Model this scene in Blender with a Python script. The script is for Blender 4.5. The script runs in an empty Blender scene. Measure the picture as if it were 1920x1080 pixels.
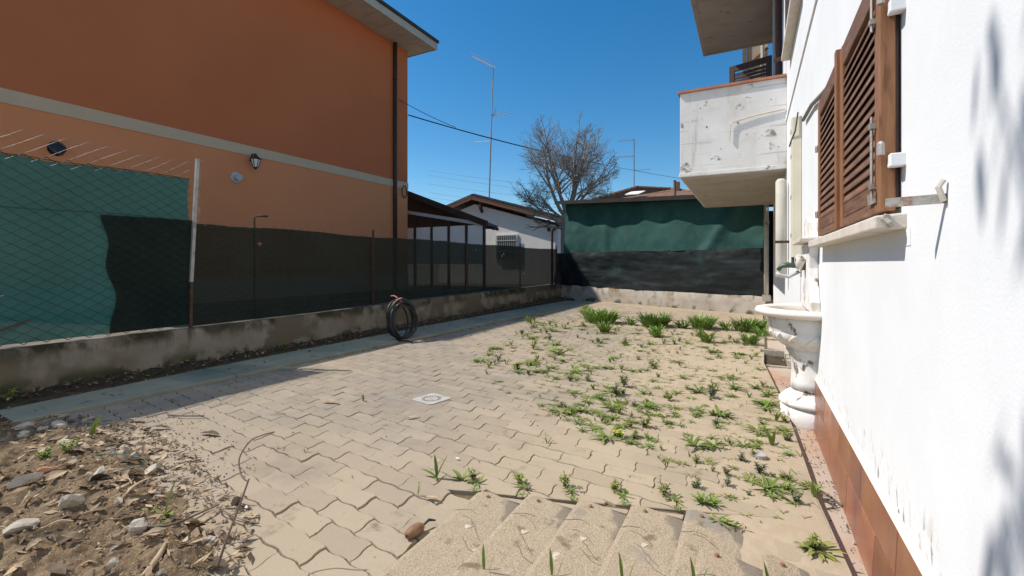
import bpy, bmesh, math, random
from mathutils import Vector, Matrix, noise as mnoise

R = math.radians
scene = bpy.context.scene
col = scene.collection

# ------------------------------------------------------------------ camera
cam_d = bpy.data.cameras.new('camera'); cam = bpy.data.objects.new('camera', cam_d); col.objects.link(cam)
cam_d.sensor_width = 36.0; cam_d.lens = 16.0; cam_d.shift_y = -46 / 1920
cam_d.clip_start = 0.02; cam_d.clip_end = 2000
cam.location = (0, 0, 1.05); cam.rotation_euler = (R(90), 0, R(27.71))
scene.camera = cam

# ------------------------------------------------------------------ sky and sun
SUN_EL = R(50.5)
PLAN = Vector((-0.960, -0.279, 0)).normalized()          # horizontal direction towards the sun
TO_SUN = Vector((PLAN.x * math.cos(SUN_EL), PLAN.y * math.cos(SUN_EL), math.sin(SUN_EL)))
world = bpy.data.worlds.new('World'); scene.world = world; world.use_nodes = True
wn = world.node_tree.nodes; wl = world.node_tree.links
sky = wn.new('ShaderNodeTexSky'); sky.sky_type = 'NISHITA'; sky.sun_disc = False
sky.sun_elevation = SUN_EL; sky.sun_rotation = math.atan2(PLAN.x, PLAN.y)
sky.altitude = 60; sky.air_density = 1.0; sky.dust_density = 0.25; sky.ozone_density = 3.0
skyc = wn.new('ShaderNodeHueSaturation'); skyc.inputs['Saturation'].default_value = 1.36; skyc.inputs['Value'].default_value = 1.18; skyc.inputs['Hue'].default_value = 0.494
wl.new(sky.outputs[0], skyc.inputs['Color']); wl.new(skyc.outputs[0], wn['Background'].inputs[0]); wn['Background'].inputs[1].default_value = 0.10
sun_d = bpy.data.lights.new('sun', 'SUN'); sun_d.energy = 4.6; sun_d.angle = R(0.53); sun_d.color = (1.0, 0.95, 0.88)
sun = bpy.data.objects.new('sun', sun_d); col.objects.link(sun); sun.location = TO_SUN * 40
sun.rotation_euler = (-TO_SUN).to_track_quat('-Z', 'Y').to_euler()
scene.view_settings.view_transform = 'Standard'; scene.view_settings.look = 'None'
scene.view_settings.exposure = 0.22; scene.view_settings.gamma = 1.0
scene.view_settings.use_curve_mapping = False

# ------------------------------------------------------------------ helpers
def fbm(x, y, z=0.0, o=4):
    return mnoise.fractal(Vector((x, y, z)), 1.0, 2.0, o)

class MB:
    """collects geometry; build() links it as one mesh object"""
    def __init__(s): s.v = []; s.f = []; s.m = []; s.cur = 0
    def add(s, vs, fs):
        b = len(s.v); s.v += [tuple(p) for p in vs]
        for f in fs: s.f.append([b + i for i in f]); s.m.append(s.cur)
        return s
    def box(s, lo, hi):
        x0, y0, z0 = lo; x1, y1, z1 = hi
        return s.add([(x0,y0,z0),(x1,y0,z0),(x1,y1,z0),(x0,y1,z0),(x0,y0,z1),(x1,y0,z1),(x1,y1,z1),(x0,y1,z1)],
                     [(0,3,2,1),(4,5,6,7),(0,1,5,4),(1,2,6,5),(2,3,7,6),(3,0,4,7)])
    def hexa(s, p):   # 8 corners: bottom 4 (ccw), top 4
        return s.add(p, [(0,3,2,1),(4,5,6,7),(0,1,5,4),(1,2,6,5),(2,3,7,6),(3,0,4,7)])
    def bar(s, p, q, w, h, up=(0,0,1)):
        p = Vector(p); q = Vector(q); d = (q - p).normalized(); up = Vector(up)
        if abs(d.dot(up)) > .98: up = Vector((0,1,0))
        a = d.cross(up).normalized() * (w / 2); b = a.cross(d).normalized() * (h / 2)
        return s.add([p-a-b, p+a-b, p+a+b, p-a+b, q-a-b, q+a-b, q+a+b, q-a+b],
                     [(0,1,2,3),(7,6,5,4),(0,4,5,1),(1,5,6,2),(2,6,7,3),(3,7,4,0)])
    def tube(s, pts, r, n=6, caps=True):
        pts = [Vector(p) for p in pts]; rs = r if isinstance(r, (list, tuple)) else [r] * len(pts)
        b = len(s.v); prev = None
        for i, p in enumerate(pts):
            d = (pts[min(i+1, len(pts)-1)] - pts[max(i-1, 0)])
            d = d.normalized() if d.length > 1e-9 else Vector((0,0,1))
            if prev is None:
                a = d.cross(Vector((0,0,1)) if abs(d.z) < .9 else Vector((1,0,0))).normalized()
            else:
                a = (prev - d * prev.dot(d)); a = a.normalized() if a.length > 1e-6 else prev
            prev = a; c = d.cross(a)
            for k in range(n):
                t = 2 * math.pi * k / n; s.v.append(tuple(p + (a * math.cos(t) + c * math.sin(t)) * rs[i]))
        for i in range(len(pts)-1):
            for k in range(n):
                k2 = (k+1) % n
                s.f.append([b+i*n+k, b+i*n+k2, b+(i+1)*n+k2, b+(i+1)*n+k]); s.m.append(s.cur)
        if caps:
            s.f.append([b+k for k in range(n)][::-1]); s.m.append(s.cur)
            s.f.append([b+(len(pts)-1)*n+k for k in range(n)]); s.m.append(s.cur)
        return s
    def lathe(s, prof, c, n=24, a0=0.0, a1=2*math.pi, sx=1.0, sy=1.0):
        full = abs(a1 - a0 - 2*math.pi) < 1e-6; m = n if full else n + 1; b = len(s.v)
        for r, z in prof:
            for k in range(m):
                t = a0 + (a1-a0) * k / n
                s.v.append((c[0] + r*sx*math.cos(t), c[1] + r*sy*math.sin(t), c[2] + z))
        for i in range(len(prof)-1):
            for k in range(n):
                k2 = (k+1) % m
                s.f.append([b+i*m+k, b+i*m+k2, b+(i+1)*m+k2, b+(i+1)*m+k]); s.m.append(s.cur)
        return s
    def prism(s, poly, z0, z1):
        n = len(poly)
        return s.add([(x,y,z0) for x,y in poly] + [(x,y,z1) for x,y in poly],
                     [list(range(n))[::-1], list(range(n, 2*n))] + [[i, (i+1)%n, n+(i+1)%n, n+i] for i in range(n)])
    def grid(s, fn, nu, nv):
        b = len(s.v)
        for i in range(nu+1):
            for j in range(nv+1): s.v.append(tuple(fn(i/nu, j/nv)))
        for i in range(nu):
            for j in range(nv):
                a = b + i*(nv+1) + j; s.f.append([a, a+nv+1, a+nv+2, a+1]); s.m.append(s.cur)
        return s
    def mesh(s, name, mats, smooth=False, off=(0,0,0)):
        me = bpy.data.meshes.new(name)
        me.from_pydata([(x-off[0], y-off[1], z-off[2]) for x, y, z in s.v], [], s.f)
        for m in (mats if isinstance(mats, (list, tuple)) else [mats]): me.materials.append(m)
        if max(s.m, default=0) > 0: me.polygons.foreach_set('material_index', s.m)
        if smooth: me.polygons.foreach_set('use_smooth', [True]*len(s.f))
        me.update(); return me
    def build(s, name, mats, parent=None, smooth=False, bevel=0, origin=None, angle=None):
        """vertices are in world space; parents are unrotated empties/objects"""
        off = Vector(origin) if origin is not None else (wloc(parent) if parent else Vector((0,0,0)))
        o = bpy.data.objects.new(name, s.mesh(name, mats, smooth, off)); col.objects.link(o)
        if parent:
            o.parent = parent; o.location = off - wloc(parent)
        else: o.location = off
        if bevel:
            b = o.modifiers.new('bevel', 'BEVEL'); b.width = bevel; b.segments = 2; b.limit_method = 'ANGLE'; b.angle_limit = R(40)
        return o

def wloc(o):
    l = Vector(o.location); p = o.parent
    while p: l += Vector(p.location); p = p.parent
    return l
def tag(o, label=None, cat=None, group=None, kind=None):
    if label: o['label'] = label
    if cat: o['category'] = cat
    if group: o['group'] = group
    if kind: o['kind'] = kind
    return o
def empty(name, loc, label=None, cat=None, group=None):
    o = bpy.data.objects.new(name, None); o.empty_display_size = .1; col.objects.link(o); o.location = loc
    return tag(o, label, cat, group)

# ------------------------------------------------------------------ materials
def pm(name, c1, c2=None, scale=4.0, detail=5, rough=.8, bump=0.0, bscale=60.0, spots=(), spec=.3,
       metal=0.0, stretch=(1,1,1), coord='pos', rnd=0.0, translucent=0.0, transp=0.0, wave=None, bdist=.01, holes=0.0):
    """procedural material: noise between c1 and c2, overlay spots (colour, scale, lo, hi, zlo, zhi, stretch), bump"""
    m = bpy.data.materials.new(name); m.use_nodes = True; nt = m.node_tree; N = nt.nodes; L = nt.links
    bs = N['Principled BSDF']; bs.inputs['Roughness'].default_value = rough
    bs.inputs['Specular IOR Level'].default_value = spec; bs.inputs['Metallic'].default_value = metal
    if coord == 'pos': src = N.new('ShaderNodeNewGeometry').outputs['Position']
    else: src = N.new('ShaderNodeTexCoord').outputs['Object']
    def mapped(st):
        mp = N.new('ShaderNodeMapping'); mp.inputs['Scale'].default_value = st; L.new(src, mp.inputs[0]); return mp.outputs[0]
    def nz(sc, st=(1,1,1), dt=5):
        n = N.new('ShaderNodeTexNoise'); n.inputs['Scale'].default_value = sc; n.inputs['Detail'].default_value = dt
        n.inputs['Roughness'].default_value = .6; L.new(mapped(st), n.inputs['Vector']); return n.outputs['Fac']
    def remap(x, lo, hi):
        r = N.new('ShaderNodeMapRange'); r.interpolation_type = 'SMOOTHSTEP'; r.inputs[1].default_value = lo; r.inputs[2].default_value = hi
        L.new(x, r.inputs[0]); return r.outputs[0]
    def mix(f, a, b):
        x = N.new('ShaderNodeMix'); x.data_type = 'RGBA'
        if isinstance(f, float): x.inputs[0].default_value = f
        else: L.new(f, x.inputs[0])
        for k, q in ((6, a), (7, b)):
            if isinstance(q, tuple): x.inputs[k].default_value = (*q[:3], 1)
            else: L.new(q, x.inputs[k])
        return x.outputs[2]
    def mul(a, b, op='MULTIPLY'):
        x = N.new('ShaderNodeMath'); x.operation = op; L.new(a, x.inputs[0])
        if isinstance(b, float): x.inputs[1].default_value = b
        else: L.new(b, x.inputs[1])
        return x.outputs[0]
    c = mix(remap(nz(scale, stretch, detail), .3, .7), c1, c2 or c1)
    for sp in spots:
        scol, sscale, lo, hi = sp[:4]
        f = remap(nz(sscale, sp[6] if len(sp) > 6 else (1,1,1)), lo, hi)
        if len(sp) > 5 and sp[4] is not None:
            sep = N.new('ShaderNodeSeparateXYZ'); L.new(src, sep.inputs[0])
            f = mul(f, remap(sep.outputs[sp[7] if len(sp) > 7 else 2], sp[4], sp[5]))
        c = mix(f, c, scol)
    if rnd:
        oi = N.new('ShaderNodeObjectInfo'); at = N.new('ShaderNodeAttribute'); at.attribute_name = 'rnd'
        s = mul(mul(oi.outputs['Random'], at.outputs['Fac'], 'ADD'), 1.0, 'FRACT')
        hs = N.new('ShaderNodeHueSaturation'); r = N.new('ShaderNodeMapRange')
        r.inputs[3].default_value = 1 - rnd; r.inputs[4].default_value = 1 + rnd
        L.new(s, r.inputs[0]); L.new(r.outputs[0], hs.inputs['Value']); L.new(c, hs.inputs['Color']); c = hs.outputs[0]
    L.new(c, bs.inputs['Base Color'])
    if bump:
        b = N.new('ShaderNodeBump'); b.inputs['Strength'].default_value = bump; b.inputs['Distance'].default_value = bdist
        hgt = nz(bscale, stretch if wave is None else (1,1,1), 4)
        if wave:
            w = N.new('ShaderNodeTexWave'); w.wave_type = 'BANDS'; w.bands_direction = wave[0]; w.inputs['Scale'].default_value = wave[1]
            w.inputs['Distortion'].default_value = wave[2]; L.new(src, w.inputs[0]); hgt = mul(hgt, w.outputs['Fac'], 'ADD')
        L.new(hgt, b.inputs['Height']); L.new(b.outputs[0], bs.inputs['Normal'])
    out = N['Material Output']; sh = bs.outputs[0]
    if translucent:
        tr = N.new('ShaderNodeBsdfTranslucent'); L.new(c, tr.inputs[0]); ms = N.new('ShaderNodeMixShader'); ms.inputs[0].default_value = translucent
        L.new(sh, ms.inputs[1]); L.new(tr.outputs[0], ms.inputs[2]); sh = ms.outputs[0]
    if transp:
        tp = N.new('ShaderNodeBsdfTransparent'); ms = N.new('ShaderNodeMixShader')
        n = nz(140.0); r = N.new('ShaderNodeMapRange'); r.inputs[1].default_value = .35; r.inputs[2].default_value = .65
        r.inputs[3].default_value = transp * .7; r.inputs[4].default_value = transp * 1.3
        L.new(n, r.inputs[0]); fac = r.outputs[0]
        if holes: fac = mul(fac, remap(nz(holes, (1,1,1.6), 3), .735, .745), 'MAXIMUM')
        L.new(fac, ms.inputs[0])
        L.new(sh, ms.inputs[1]); L.new(tp.outputs[0], ms.inputs[2]); sh = ms.outputs[0]
    L.new(sh, out.inputs[0]); return m

MT = {}
MT['ground'] = pm('ground_earth', (.12,.10,.07), (.17,.14,.10), 1.2, bump=.5, bscale=20)
MT['paver'] = pm('paver_concrete', (.255,.212,.165), (.315,.262,.202), 9, rough=.92, bump=.5, bscale=330, bdist=.003, rnd=.075, spec=.12,
    spots=[((.245,.215,.182), 2.2, .50, .72), ((.345,.276,.196), .5, .42, .64), ((.385,.308,.213), 1.3, .25, .50, -2.4, -.4, (1,1,1), 0), ((.41,.34,.26), 420, .55, .66), ((.18,.145,.10), 330, .60, .70), ((.17,.135,.095), 45, .66, .74), ((.15,.13,.09), 5, .60, .76), ((.235,.195,.15), 1.1, .56, .78)])
MT['sand'] = pm('joint_sand', (.37,.292,.202), (.43,.343,.242), 14, rough=.95, bump=.5, bscale=160, spec=.1, bdist=.004)
MT['joint'] = pm('joint_dirt', (.10,.08,.055), (.17,.135,.09), 14, rough=.95, bump=.5, bscale=160, spec=.1)
MT['kerb'] = pm('kerb_concrete', (.235,.245,.185), (.30,.29,.22), 3, rough=.9, bump=.3, bscale=150,
    spots=[((.18,.22,.17), .9, .48, .65), ((.20,.15,.10), 1.6, .62, .74), ((.08,.09,.05), 5, .62, .74)])
MT['soil'] = pm('soil', (.17,.115,.068), (.29,.21,.13), 14, detail=8, rough=.98, bump=1.0, bscale=90, spec=.05, bdist=.012,
    spots=[((.11,.08,.05), 7, .50, .66), ((.40,.34,.26), 90, .60, .68), ((.10,.075,.05), 70, .60, .68)])
MT['soil_dark'] = pm('leaf_litter_soil', (.055,.042,.03), (.10,.075,.05), 14, rough=.95, bump=1.0, bscale=70, spec=.05,
    spots=[((.05,.07,.025), 3, .55, .66)])
MT['lowwall'] = pm('low_wall_render', (.20,.17,.13), (.27,.23,.18), 4, rough=.92, bump=.55, bscale=70, bdist=.012,
    spots=[((.17,.135,.09), 2.5, .45, .62), ((.035,.035,.014), 2.6, .38, .52, .26, .36), ((.045,.05,.02), 2.4, .44, .54, .19, .06),
           ((.07,.06,.04), 7, .48, .60, .18, .40, (1,1,.14)), ((.13,.105,.07), 1.2, .5, .6)])
MT['backwall'] = pm('back_wall_render', (.36,.31,.25), (.46,.41,.34), 3, rough=.92, bump=.6, bscale=40, bdist=.015,
    spots=[((.25,.18,.10), 1.8, .52, .66), ((.22,.21,.19), 4, .55, .7), ((.12,.10,.07), 9, .56, .68, .26, .40, (1,1,.2)), ((.09,.10,.05), 4, .5, .6, .12, .03)])
MT['orange'] = pm('orange_render', (.58,.165,.066), (.62,.18,.073), .35, rough=.95, bump=.2, bscale=60, spec=.1)
MT['orange2'] = pm('light_orange_render', (.76,.275,.118), (.80,.295,.128), .35, rough=.95, bump=.2, bscale=60, spec=.1)
MT['band'] = pm('grey_band_render', (.62,.44,.28), (.66,.47,.30), 1.5, rough=.9, bump=.1)
MT['soffit'] = pm('soffit_concrete', (.48,.42,.34), (.58,.51,.41), 2, rough=.9, bump=.1)
MT['browngutter'] = pm('brown_sheet_metal', (.055,.032,.024), (.075,.045,.033), 3, rough=.5)
MT['rooftile'] = pm('roof_tiles', (.30,.15,.09), (.42,.23,.15), 6, rough=.9, bump=1, bscale=12, wave=('X', 4.0, .3), bdist=.06, spots=[((.20,.12,.09), 3, .5, .7)])
MT['darkroof'] = pm('dark_roof_tiles', (.085,.072,.062), (.14,.118,.10), 5, rough=.85, bump=.6, bscale=10, spots=[((.22,.17,.13), 6, .58, .7)])
MT['white'] = pm('white_render', (.765,.77,.775), (.72,.725,.73), 2.2, rough=.85, bump=.20, bscale=110, spec=.2, bdist=.004,
    spots=[((.66,.65,.63), 5, .60, .80, None, None, (1,1,.12)), ((.60,.56,.50), 1.3, .66, .86), ((.60,.53,.45), 20, .56, .66, .50, .28, (1,1,.55)), ((.20,.18,.16), 34, .60, .64, .46, .29, (1,1,.35)), ((.70,.66,.60), 9, .5, .7, .34, .28)])
MT['white_dirty'] = pm('white_render_dirty', (.80,.78,.75), (.72,.69,.65), 2.2, rough=.88, bump=.3, bscale=60, spec=.2, bdist=.006,
    spots=[((.62,.56,.49), 2.3, .50, .70, None, None, (1,1,.6)), ((.25,.21,.165), 5, .60, .70), ((.46,.40,.34), 5, .54, .68, None, None, (1,1,.12)), ((.55,.52,.48), 3, .60, .66, None, None, (.3,.3,9)), ((.12,.10,.08), 24, .73, .76)])
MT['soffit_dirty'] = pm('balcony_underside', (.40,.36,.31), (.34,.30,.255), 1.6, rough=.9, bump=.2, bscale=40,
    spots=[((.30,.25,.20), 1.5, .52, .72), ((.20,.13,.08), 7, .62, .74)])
MT['coping'] = pm('terracotta_coping', (.40,.16,.10), (.48,.21,.13), 6, rough=.7, bump=.2, bscale=80)
MT['tile'] = pm('terracotta_tile', (.235,.09,.05), (.30,.128,.065), 5, rough=.38, bump=.15, bscale=60, rnd=.28, spec=.45,
    spots=[((.19,.08,.06), 2.5, .5, .66, None, None, (1,1,.4)), ((.38,.20,.075), 3.5, .62, .76), ((.55,.42,.33), 40, .70, .76)])
MT['grout'] = pm('grey_grout', (.30,.27,.24), (.38,.34,.30), 20, rough=.95)
MT['wood'] = pm('weathered_brown_wood', (.135,.066,.039), (.225,.12,.073), 7, detail=8, rough=.62, bump=.35, bscale=40, stretch=(8,1,8), rnd=.14, bdist=.003,
    spots=[((.31,.20,.13), 5, .58, .76, None, None, (6,1,6)), ((.07,.033,.02), 9, .60, .72, None, None, (5,1,5))])
MT['wood_v'] = pm('brown_wood_upright', (.215,.095,.044), (.31,.148,.07), 7, detail=8, rough=.55, bump=.3, bscale=40, stretch=(8,8,1), bdist=.003,
    spots=[((.14,.058,.03), 6, .56, .74, None, None, (6,6,1))])
MT['darkwood'] = pm('dark_brown_wood', (.05,.024,.016), (.085,.042,.028), 8, rough=.5, stretch=(8,8,1))
MT['redwood'] = pm('red_brown_wood', (.20,.085,.05), (.27,.12,.075), 8, rough=.5, stretch=(8,8,1))
MT['tanboard'] = pm('tan_boards', (.52,.42,.30), (.60,.49,.36), 8, rough=.7, stretch=(6,6,1))
MT['stone'] = pm('sill_stone', (.55,.48,.40), (.64,.58,.50), 10, rough=.8, bump=.25, bscale=80, spots=[((.36,.31,.25), 8, .6, .74)])
MT['metal'] = pm('weathered_metal', (.34,.31,.27), (.44,.41,.37), 20, rough=.55, metal=.4, bump=.2, bscale=120, spots=[((.27,.13,.06), 14, .55, .68)])
MT['blackmetal'] = pm('black_metal', (.03,.03,.032), (.05,.048,.046), 20, rough=.5)
MT['galv'] = pm('galvanised_wire', (.26,.25,.235), (.36,.35,.33), 30, rough=.6, metal=.3, spots=[((.17,.10,.06), 20, .52, .64)])
MT['alu'] = pm('aerial_aluminium', (.72,.72,.70), (.80,.80,.78), 30, rough=.4)
MT['blackwood'] = pm('tarred_board', (.018,.014,.012), (.03,.024,.02), 8, rough=.7)
MT['greenwire'] = pm('dark_green_wire', (.012,.022,.018), (.022,.034,.028), 30, rough=.5)
MT['rust'] = pm('rusty_iron', (.055,.032,.022), (.095,.055,.035), 20, rough=.8, bump=.3, bscale=80)
MT['postwhite'] = pm('flaking_white_post', (.38,.37,.35), (.29,.285,.27), 12, rough=.7, spots=[((.20,.15,.11), 12, .58, .68)])
MT['net_green'] = pm('green_shade_net', (.026,.120,.112), (.034,.145,.135), 1.5, rough=.75, bump=.4, bscale=400, wave=('Z', 60, .2), transp=.07, holes=3.0, translucent=.06, spec=.15, bdist=.003)
MT['net_dark'] = pm('dark_shade_net', (.010,.018,.015), (.016,.026,.022), 2, rough=.8, bump=.3, bscale=400, transp=.05, spec=.1)
MT['net_low'] = pm('black_green_net', (.014,.019,.015), (.019,.025,.020), 2, rough=.8, bump=.3, bscale=400, transp=.075, holes=2.6, spec=.1)
MT['cloth_green'] = pm('green_screen_cloth', (.020,.076,.066), (.027,.098,.085), 3, rough=.62, bump=.25, bscale=300, wave=('Z', 40, .3), spec=.3, translucent=.12, bdist=.004,
    spots=[((.04,.12,.06), 5, .58, .72)])
MT['tarp'] = pm('black_tarpaulin', (.009,.012,.012), (.013,.018,.018), 3, rough=.62, bump=.12, bscale=60, spec=.25, spots=[((.016,.045,.036), 1.4, .55, .72)])
MT['wallpale'] = pm('pale_wall', (.76,.72,.66), (.81,.77,.71), 1.5, rough=.9)
MT['panelpale'] = pm('pale_panel', (.86,.82,.75), (.90,.86,.79), 1.5, rough=.8)
MT['beamwhite'] = pm('white_painted_beam', (.50,.50,.49), (.56,.55,.54), 3, rough=.6)
MT['bark'] = pm('grey_bark', (.24,.20,.16), (.36,.31,.25), 10, rough=.9, bump=.5, bscale=30, spots=[((.10,.11,.05), 5, .55, .7)])
MT['twig'] = pm('twig_bark', (.13,.095,.075), (.19,.145,.115), 8, rough=.9)
MT['fountain'] = pm('white_cast_stone', (.80,.775,.74), (.73,.70,.665), 9, rough=.8, bump=.4, bscale=90, bdist=.005,
    spots=[((.58,.50,.40), 6, .50, .70), ((.16,.125,.09), 12, .60, .68, None, None, (1,1,.6)), ((.45,.40,.33), 5, .52, .66, None, None, (1,1,.15))])
MT['rim'] = pm('cream_cast_stone', (.82,.74,.64), (.74,.66,.56), 9, rough=.75, bump=.4, bscale=90, bdist=.004, spots=[((.55,.45,.34), 22, .62, .72)])
MT['bronze'] = pm('bronze_patina', (.06,.085,.07), (.11,.14,.115), 30, rough=.5, metal=.5)
MT['cream'] = pm('cream_plastic', (.62,.56,.42), (.68,.62,.48), 4, rough=.55, bump=.05)
MT['oldpipe'] = pm('aged_pvc', (.50,.46,.38), (.58,.54,.46), 6, rough=.7, bump=.2, wave=('Z', 30, .4), bscale=60, bdist=.004)
MT['cablegrey'] = pm('grey_brown_cable', (.17,.145,.12), (.22,.19,.16), 8, rough=.6)
MT['redstrip'] = pm('red_concrete', (.40,.215,.135), (.46,.275,.19), 5, rough=.95, bump=.3, bscale=110, bdist=.004,
    spots=[((.42,.345,.27), 1.1, .34, .52), ((.22,.16,.12), 16, .64, .72)])
MT['slab'] = pm('rough_aggregate_concrete', (.32,.245,.165), (.48,.39,.28), 150, detail=6, rough=.95, bump=.9, bscale=170, spec=.1, bdist=.006,
    spots=[((.24,.20,.155), 5.0, .0, .05, .0, 1.0) if False else ((.30,.26,.21), 3.4, .55, .66), ((.22,.165,.11), 11, .58, .70), ((.62,.53,.42), 14, .66, .74), ((.26,.20,.13), 60, .66, .74)])
MT['slabgrey'] = pm('smooth_grey_concrete', (.28,.22,.15), (.40,.32,.225), 140, rough=.9, bump=.25, bscale=200, bdist=.003)
MT['lime'] = pm('lime_residue', (.46,.39,.30), (.54,.47,.37), 40, rough=.95, bump=.4, bscale=120)
MT['drain'] = pm('pale_grey_plastic', (.36,.345,.32), (.42,.40,.375), 8, rough=.7, spots=[((.34,.28,.20), 9, .50, .66)])
MT['black'] = pm('black_rubber', (.012,.012,.013), (.02,.02,.021), 8, rough=.45, spec=.5)
MT['hole_black'] = pm('hole_shade_black', (.01,.009,.008), (.02,.018,.016), 8, rough=.9)  # near-black colour standing in for the shade inside holes
MT['pink'] = pm('faded_red_tape', (.45,.16,.13), (.55,.24,.20), 20, rough=.6)
MT['pod'] = pm('dried_pod', (.19,.10,.05), (.30,.175,.09), 30, rough=.6, bump=.3, bscale=90, coord='obj')
MT['leafdry'] = pm('dry_leaf', (.26,.175,.10), (.42,.32,.21), 25, rough=.75, rnd=.35, translucent=.12, bump=.2, bscale=90)
MT['leafdark'] = pm('rotten_leaf', (.075,.05,.03), (.13,.09,.055), 25, rough=.8, rnd=.3)
MT['rock'] = pm('rubble_stone', (.38,.325,.255), (.48,.42,.34), 14, rough=.92, bump=.6, bscale=70, rnd=.16, bdist=.006, spots=[((.30,.25,.19), 9, .56, .7)])
MT['brickbit'] = pm('brick_fragment', (.50,.20,.11), (.58,.28,.17), 20, rough=.9, bump=.4)
MT['wood_chip'] = pm('wood_chip', (.38,.26,.15), (.48,.35,.22), 20, rough=.85, rnd=.25)
MT['leaf1'] = pm('weed_leaf', (.135,.20,.035), (.20,.265,.055), 18, rough=.55, translucent=.22, rnd=.22, spec=.35)
MT['leaf2'] = pm('yellow_green_leaf', (.21,.25,.055), (.28,.30,.08), 18, rough=.6, translucent=.22, rnd=.22)
MT['leaf3'] = pm('deep_green_leaf', (.12,.21,.035), (.18,.285,.055), 18, rough=.5, translucent=.20, rnd=.2, spec=.4)
MT['leaf_grey'] = pm('grey_green_leaf', (.10,.13,.06), (.135,.16,.085), 18, rough=.7, translucent=.2, rnd=.2)
MT['yellow'] = pm('yellow_petal', (.60,.48,.03), (.66,.55,.06), 20, rough=.6)
MT['clod'] = pm('dark_clod', (.05,.035,.025), (.085,.06,.042), 30, rough=.95, bump=.8, bscale=60)
MT['glass'] = pm('dark_glass', (.03,.035,.04), (.04,.045,.05), 3, rough=.1, spec=.6)
MT['twine'] = pm('green_twine', (.04,.13,.10), (.05,.16,.12), 8, rough=.6)

# ================================================================== SETTING
# ground sheet to the horizon
tag(MB().add([(-600,-600,-.07),(600,-600,-.07),(600,900,-.07),(-600,900,-.07)], [(0,1,2,3)]).build('ground', MT['ground']), 'bare earth ground reaching to the horizon', kind='structure')

def lerp_table(tb, y):
    if y <= tb[0][0]: return tb[0][1]
    for (a, va), (b, vb) in zip(tb, tb[1:]):
        if y <= b: return va + (vb-va)*(y-a)/(b-a)
    return tb[-1][1]
KERB_R = [(-1,-4.25),(1.2,-4.235),(3.2,-4.19),(6.5,-4.08),(10,-3.90),(12.3,-3.80)]
KERB_L = [(-1,-4.66),(1.2,-4.68),(2.7,-4.76),(6.0,-4.76),(11.2,-4.62),(12.3,-4.55)]
PAVE_R = [(-1,.34),(1.9,.30),(2.4,.265),(3.8,.225),(5.5,.12),(7.0,.16),(11,.22)]
BA = Vector((-5.39,13.02,0)); BB = Vector((.34,10.45,0)); BT = (BB-BA).normalized(); BN = Vector((BT.y,-BT.x,0))   # back wall line, BN towards the yard
if BN.y > 0: BN = -BN
def back_y(x): return BA.y + (x-BA.x)*(BB.y-BA.y)/(BB.x-BA.x)

# ---- paving: joint bed plus individual pavers
U = Vector((.2525,-.0345)); V = Vector((.0085,.1140)); P0 = Vector((-2.126,1.386))
UL = U.length; uu = U/UL; vv = Vector((-uu.y, uu.x))
def sandy(x, y):            # how far sand has filled the joints (0 clean, 1 filled)
    a = (x + 1.75)*.48 + (y - 2.2)*.23 + .45*fbm(x*.6, y*.6, 3)
    return max(0.0, min(1.0, a))
def bed_z(x, y): return -.021 + .0218*sandy(x, y) + .0026*fbm(x*6, y*6, 1)
pv = MB()
NX, NY = 190, 380
def bedfn(a, b):
    y = -.6 + 13.2*b; x0 = lerp_table(KERB_R, y); x1 = lerp_table(PAVE_R, y); x = x0 + (x1-x0)*a
    yb = back_y(x) - .0
    y = min(y, yb)
    return (x, y, bed_z(x, y))
pv.grid(bedfn, NX, NY)
paving = pv.build('paving', MT['sand'], smooth=True)
tag(paving, 'yard of wavy interlocking concrete pavers with sandy joints', kind='structure')
paving.data.materials.append(MT['joint'])
for p in paving.data.polygons:
    c = p.center
    if sandy(c.x, c.y) < .48 + .15*fbm(c.x*5, c.y*5, 9): p.material_index = 1

def wave(t): return -.0055*math.sin(4*math.pi*t)
def joint(s): return .0065*math.sin(2*math.pi*s) - .011*s
poly0 = []
nb, nj = 10, 5
for i in range(nb): t = i/nb; poly0.append(uu*(UL*t) + vv*wave(t))
for i in range(nj): s = i/nj; poly0.append(U + V*s + uu*joint(s))
for i in range(nb): t = 1-i/nb; poly0.append(V + uu*(UL*t) + vv*wave(t) + uu*joint(1)*1.0)
for i in range(nj): s = 1-i/nj; poly0.append(V*s + uu*joint(s))
cen0 = sum(poly0, Vector((0,0)))/len(poly0)
def shrink(poly, d):
    n = len(poly); out = []
    for i in range(n):
        a, b, c = poly[i-1], poly[i], poly[(i+1)%n]
        e1 = (b-a); e2 = (c-b)
        if e1.length < 1e-6 or e2.length < 1e-6: out.append(b.copy()); continue
        n1 = Vector((-e1.y,e1.x)).normalized(); n2 = Vector((-e2.y,e2.x)).normalized()
        k = n1+n2
        if k.length < 1e-4: k = n1
        k = k.normalized(); out.append(b + k*d/max(.45, k.dot(n1)))
    return out
def paver_geo(poly, h=.03):
    """outline (ccw) -> chamfered block, top at z = 0"""
    a = shrink(poly, .0017); b = shrink(poly, .0036); n = len(poly); m = MB()
    m.add([(p.x,p.y,-h) for p in a] + [(p.x,p.y,-.0026) for p in a] + [(p.x,p.y,0) for p in b],
          [list(range(2*n,3*n))] + [[i,(i+1)%n,n+(i+1)%n,n+i] for i in range(n)] + [[n+i,n+(i+1)%n,2*n+(i+1)%n,2*n+i] for i in range(n)])
    return m
def clip(poly, p, nrm):     # keep side where (q-p).nrm >= 0
    out = []
    for i in range(len(poly)):
        a, b = poly[i-1], poly[i]; da = (a-p).dot(nrm); db = (b-p).dot(nrm)
        if (da >= 0) != (db >= 0): out.append(a + (b-a)*(da/(da-db)))
        if db >= 0: out.append(b)
    return out
def area(p): return .5*sum(p[i-1].x*p[i].y - p[i].x*p[i-1].y for i in range(len(p)))
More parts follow.
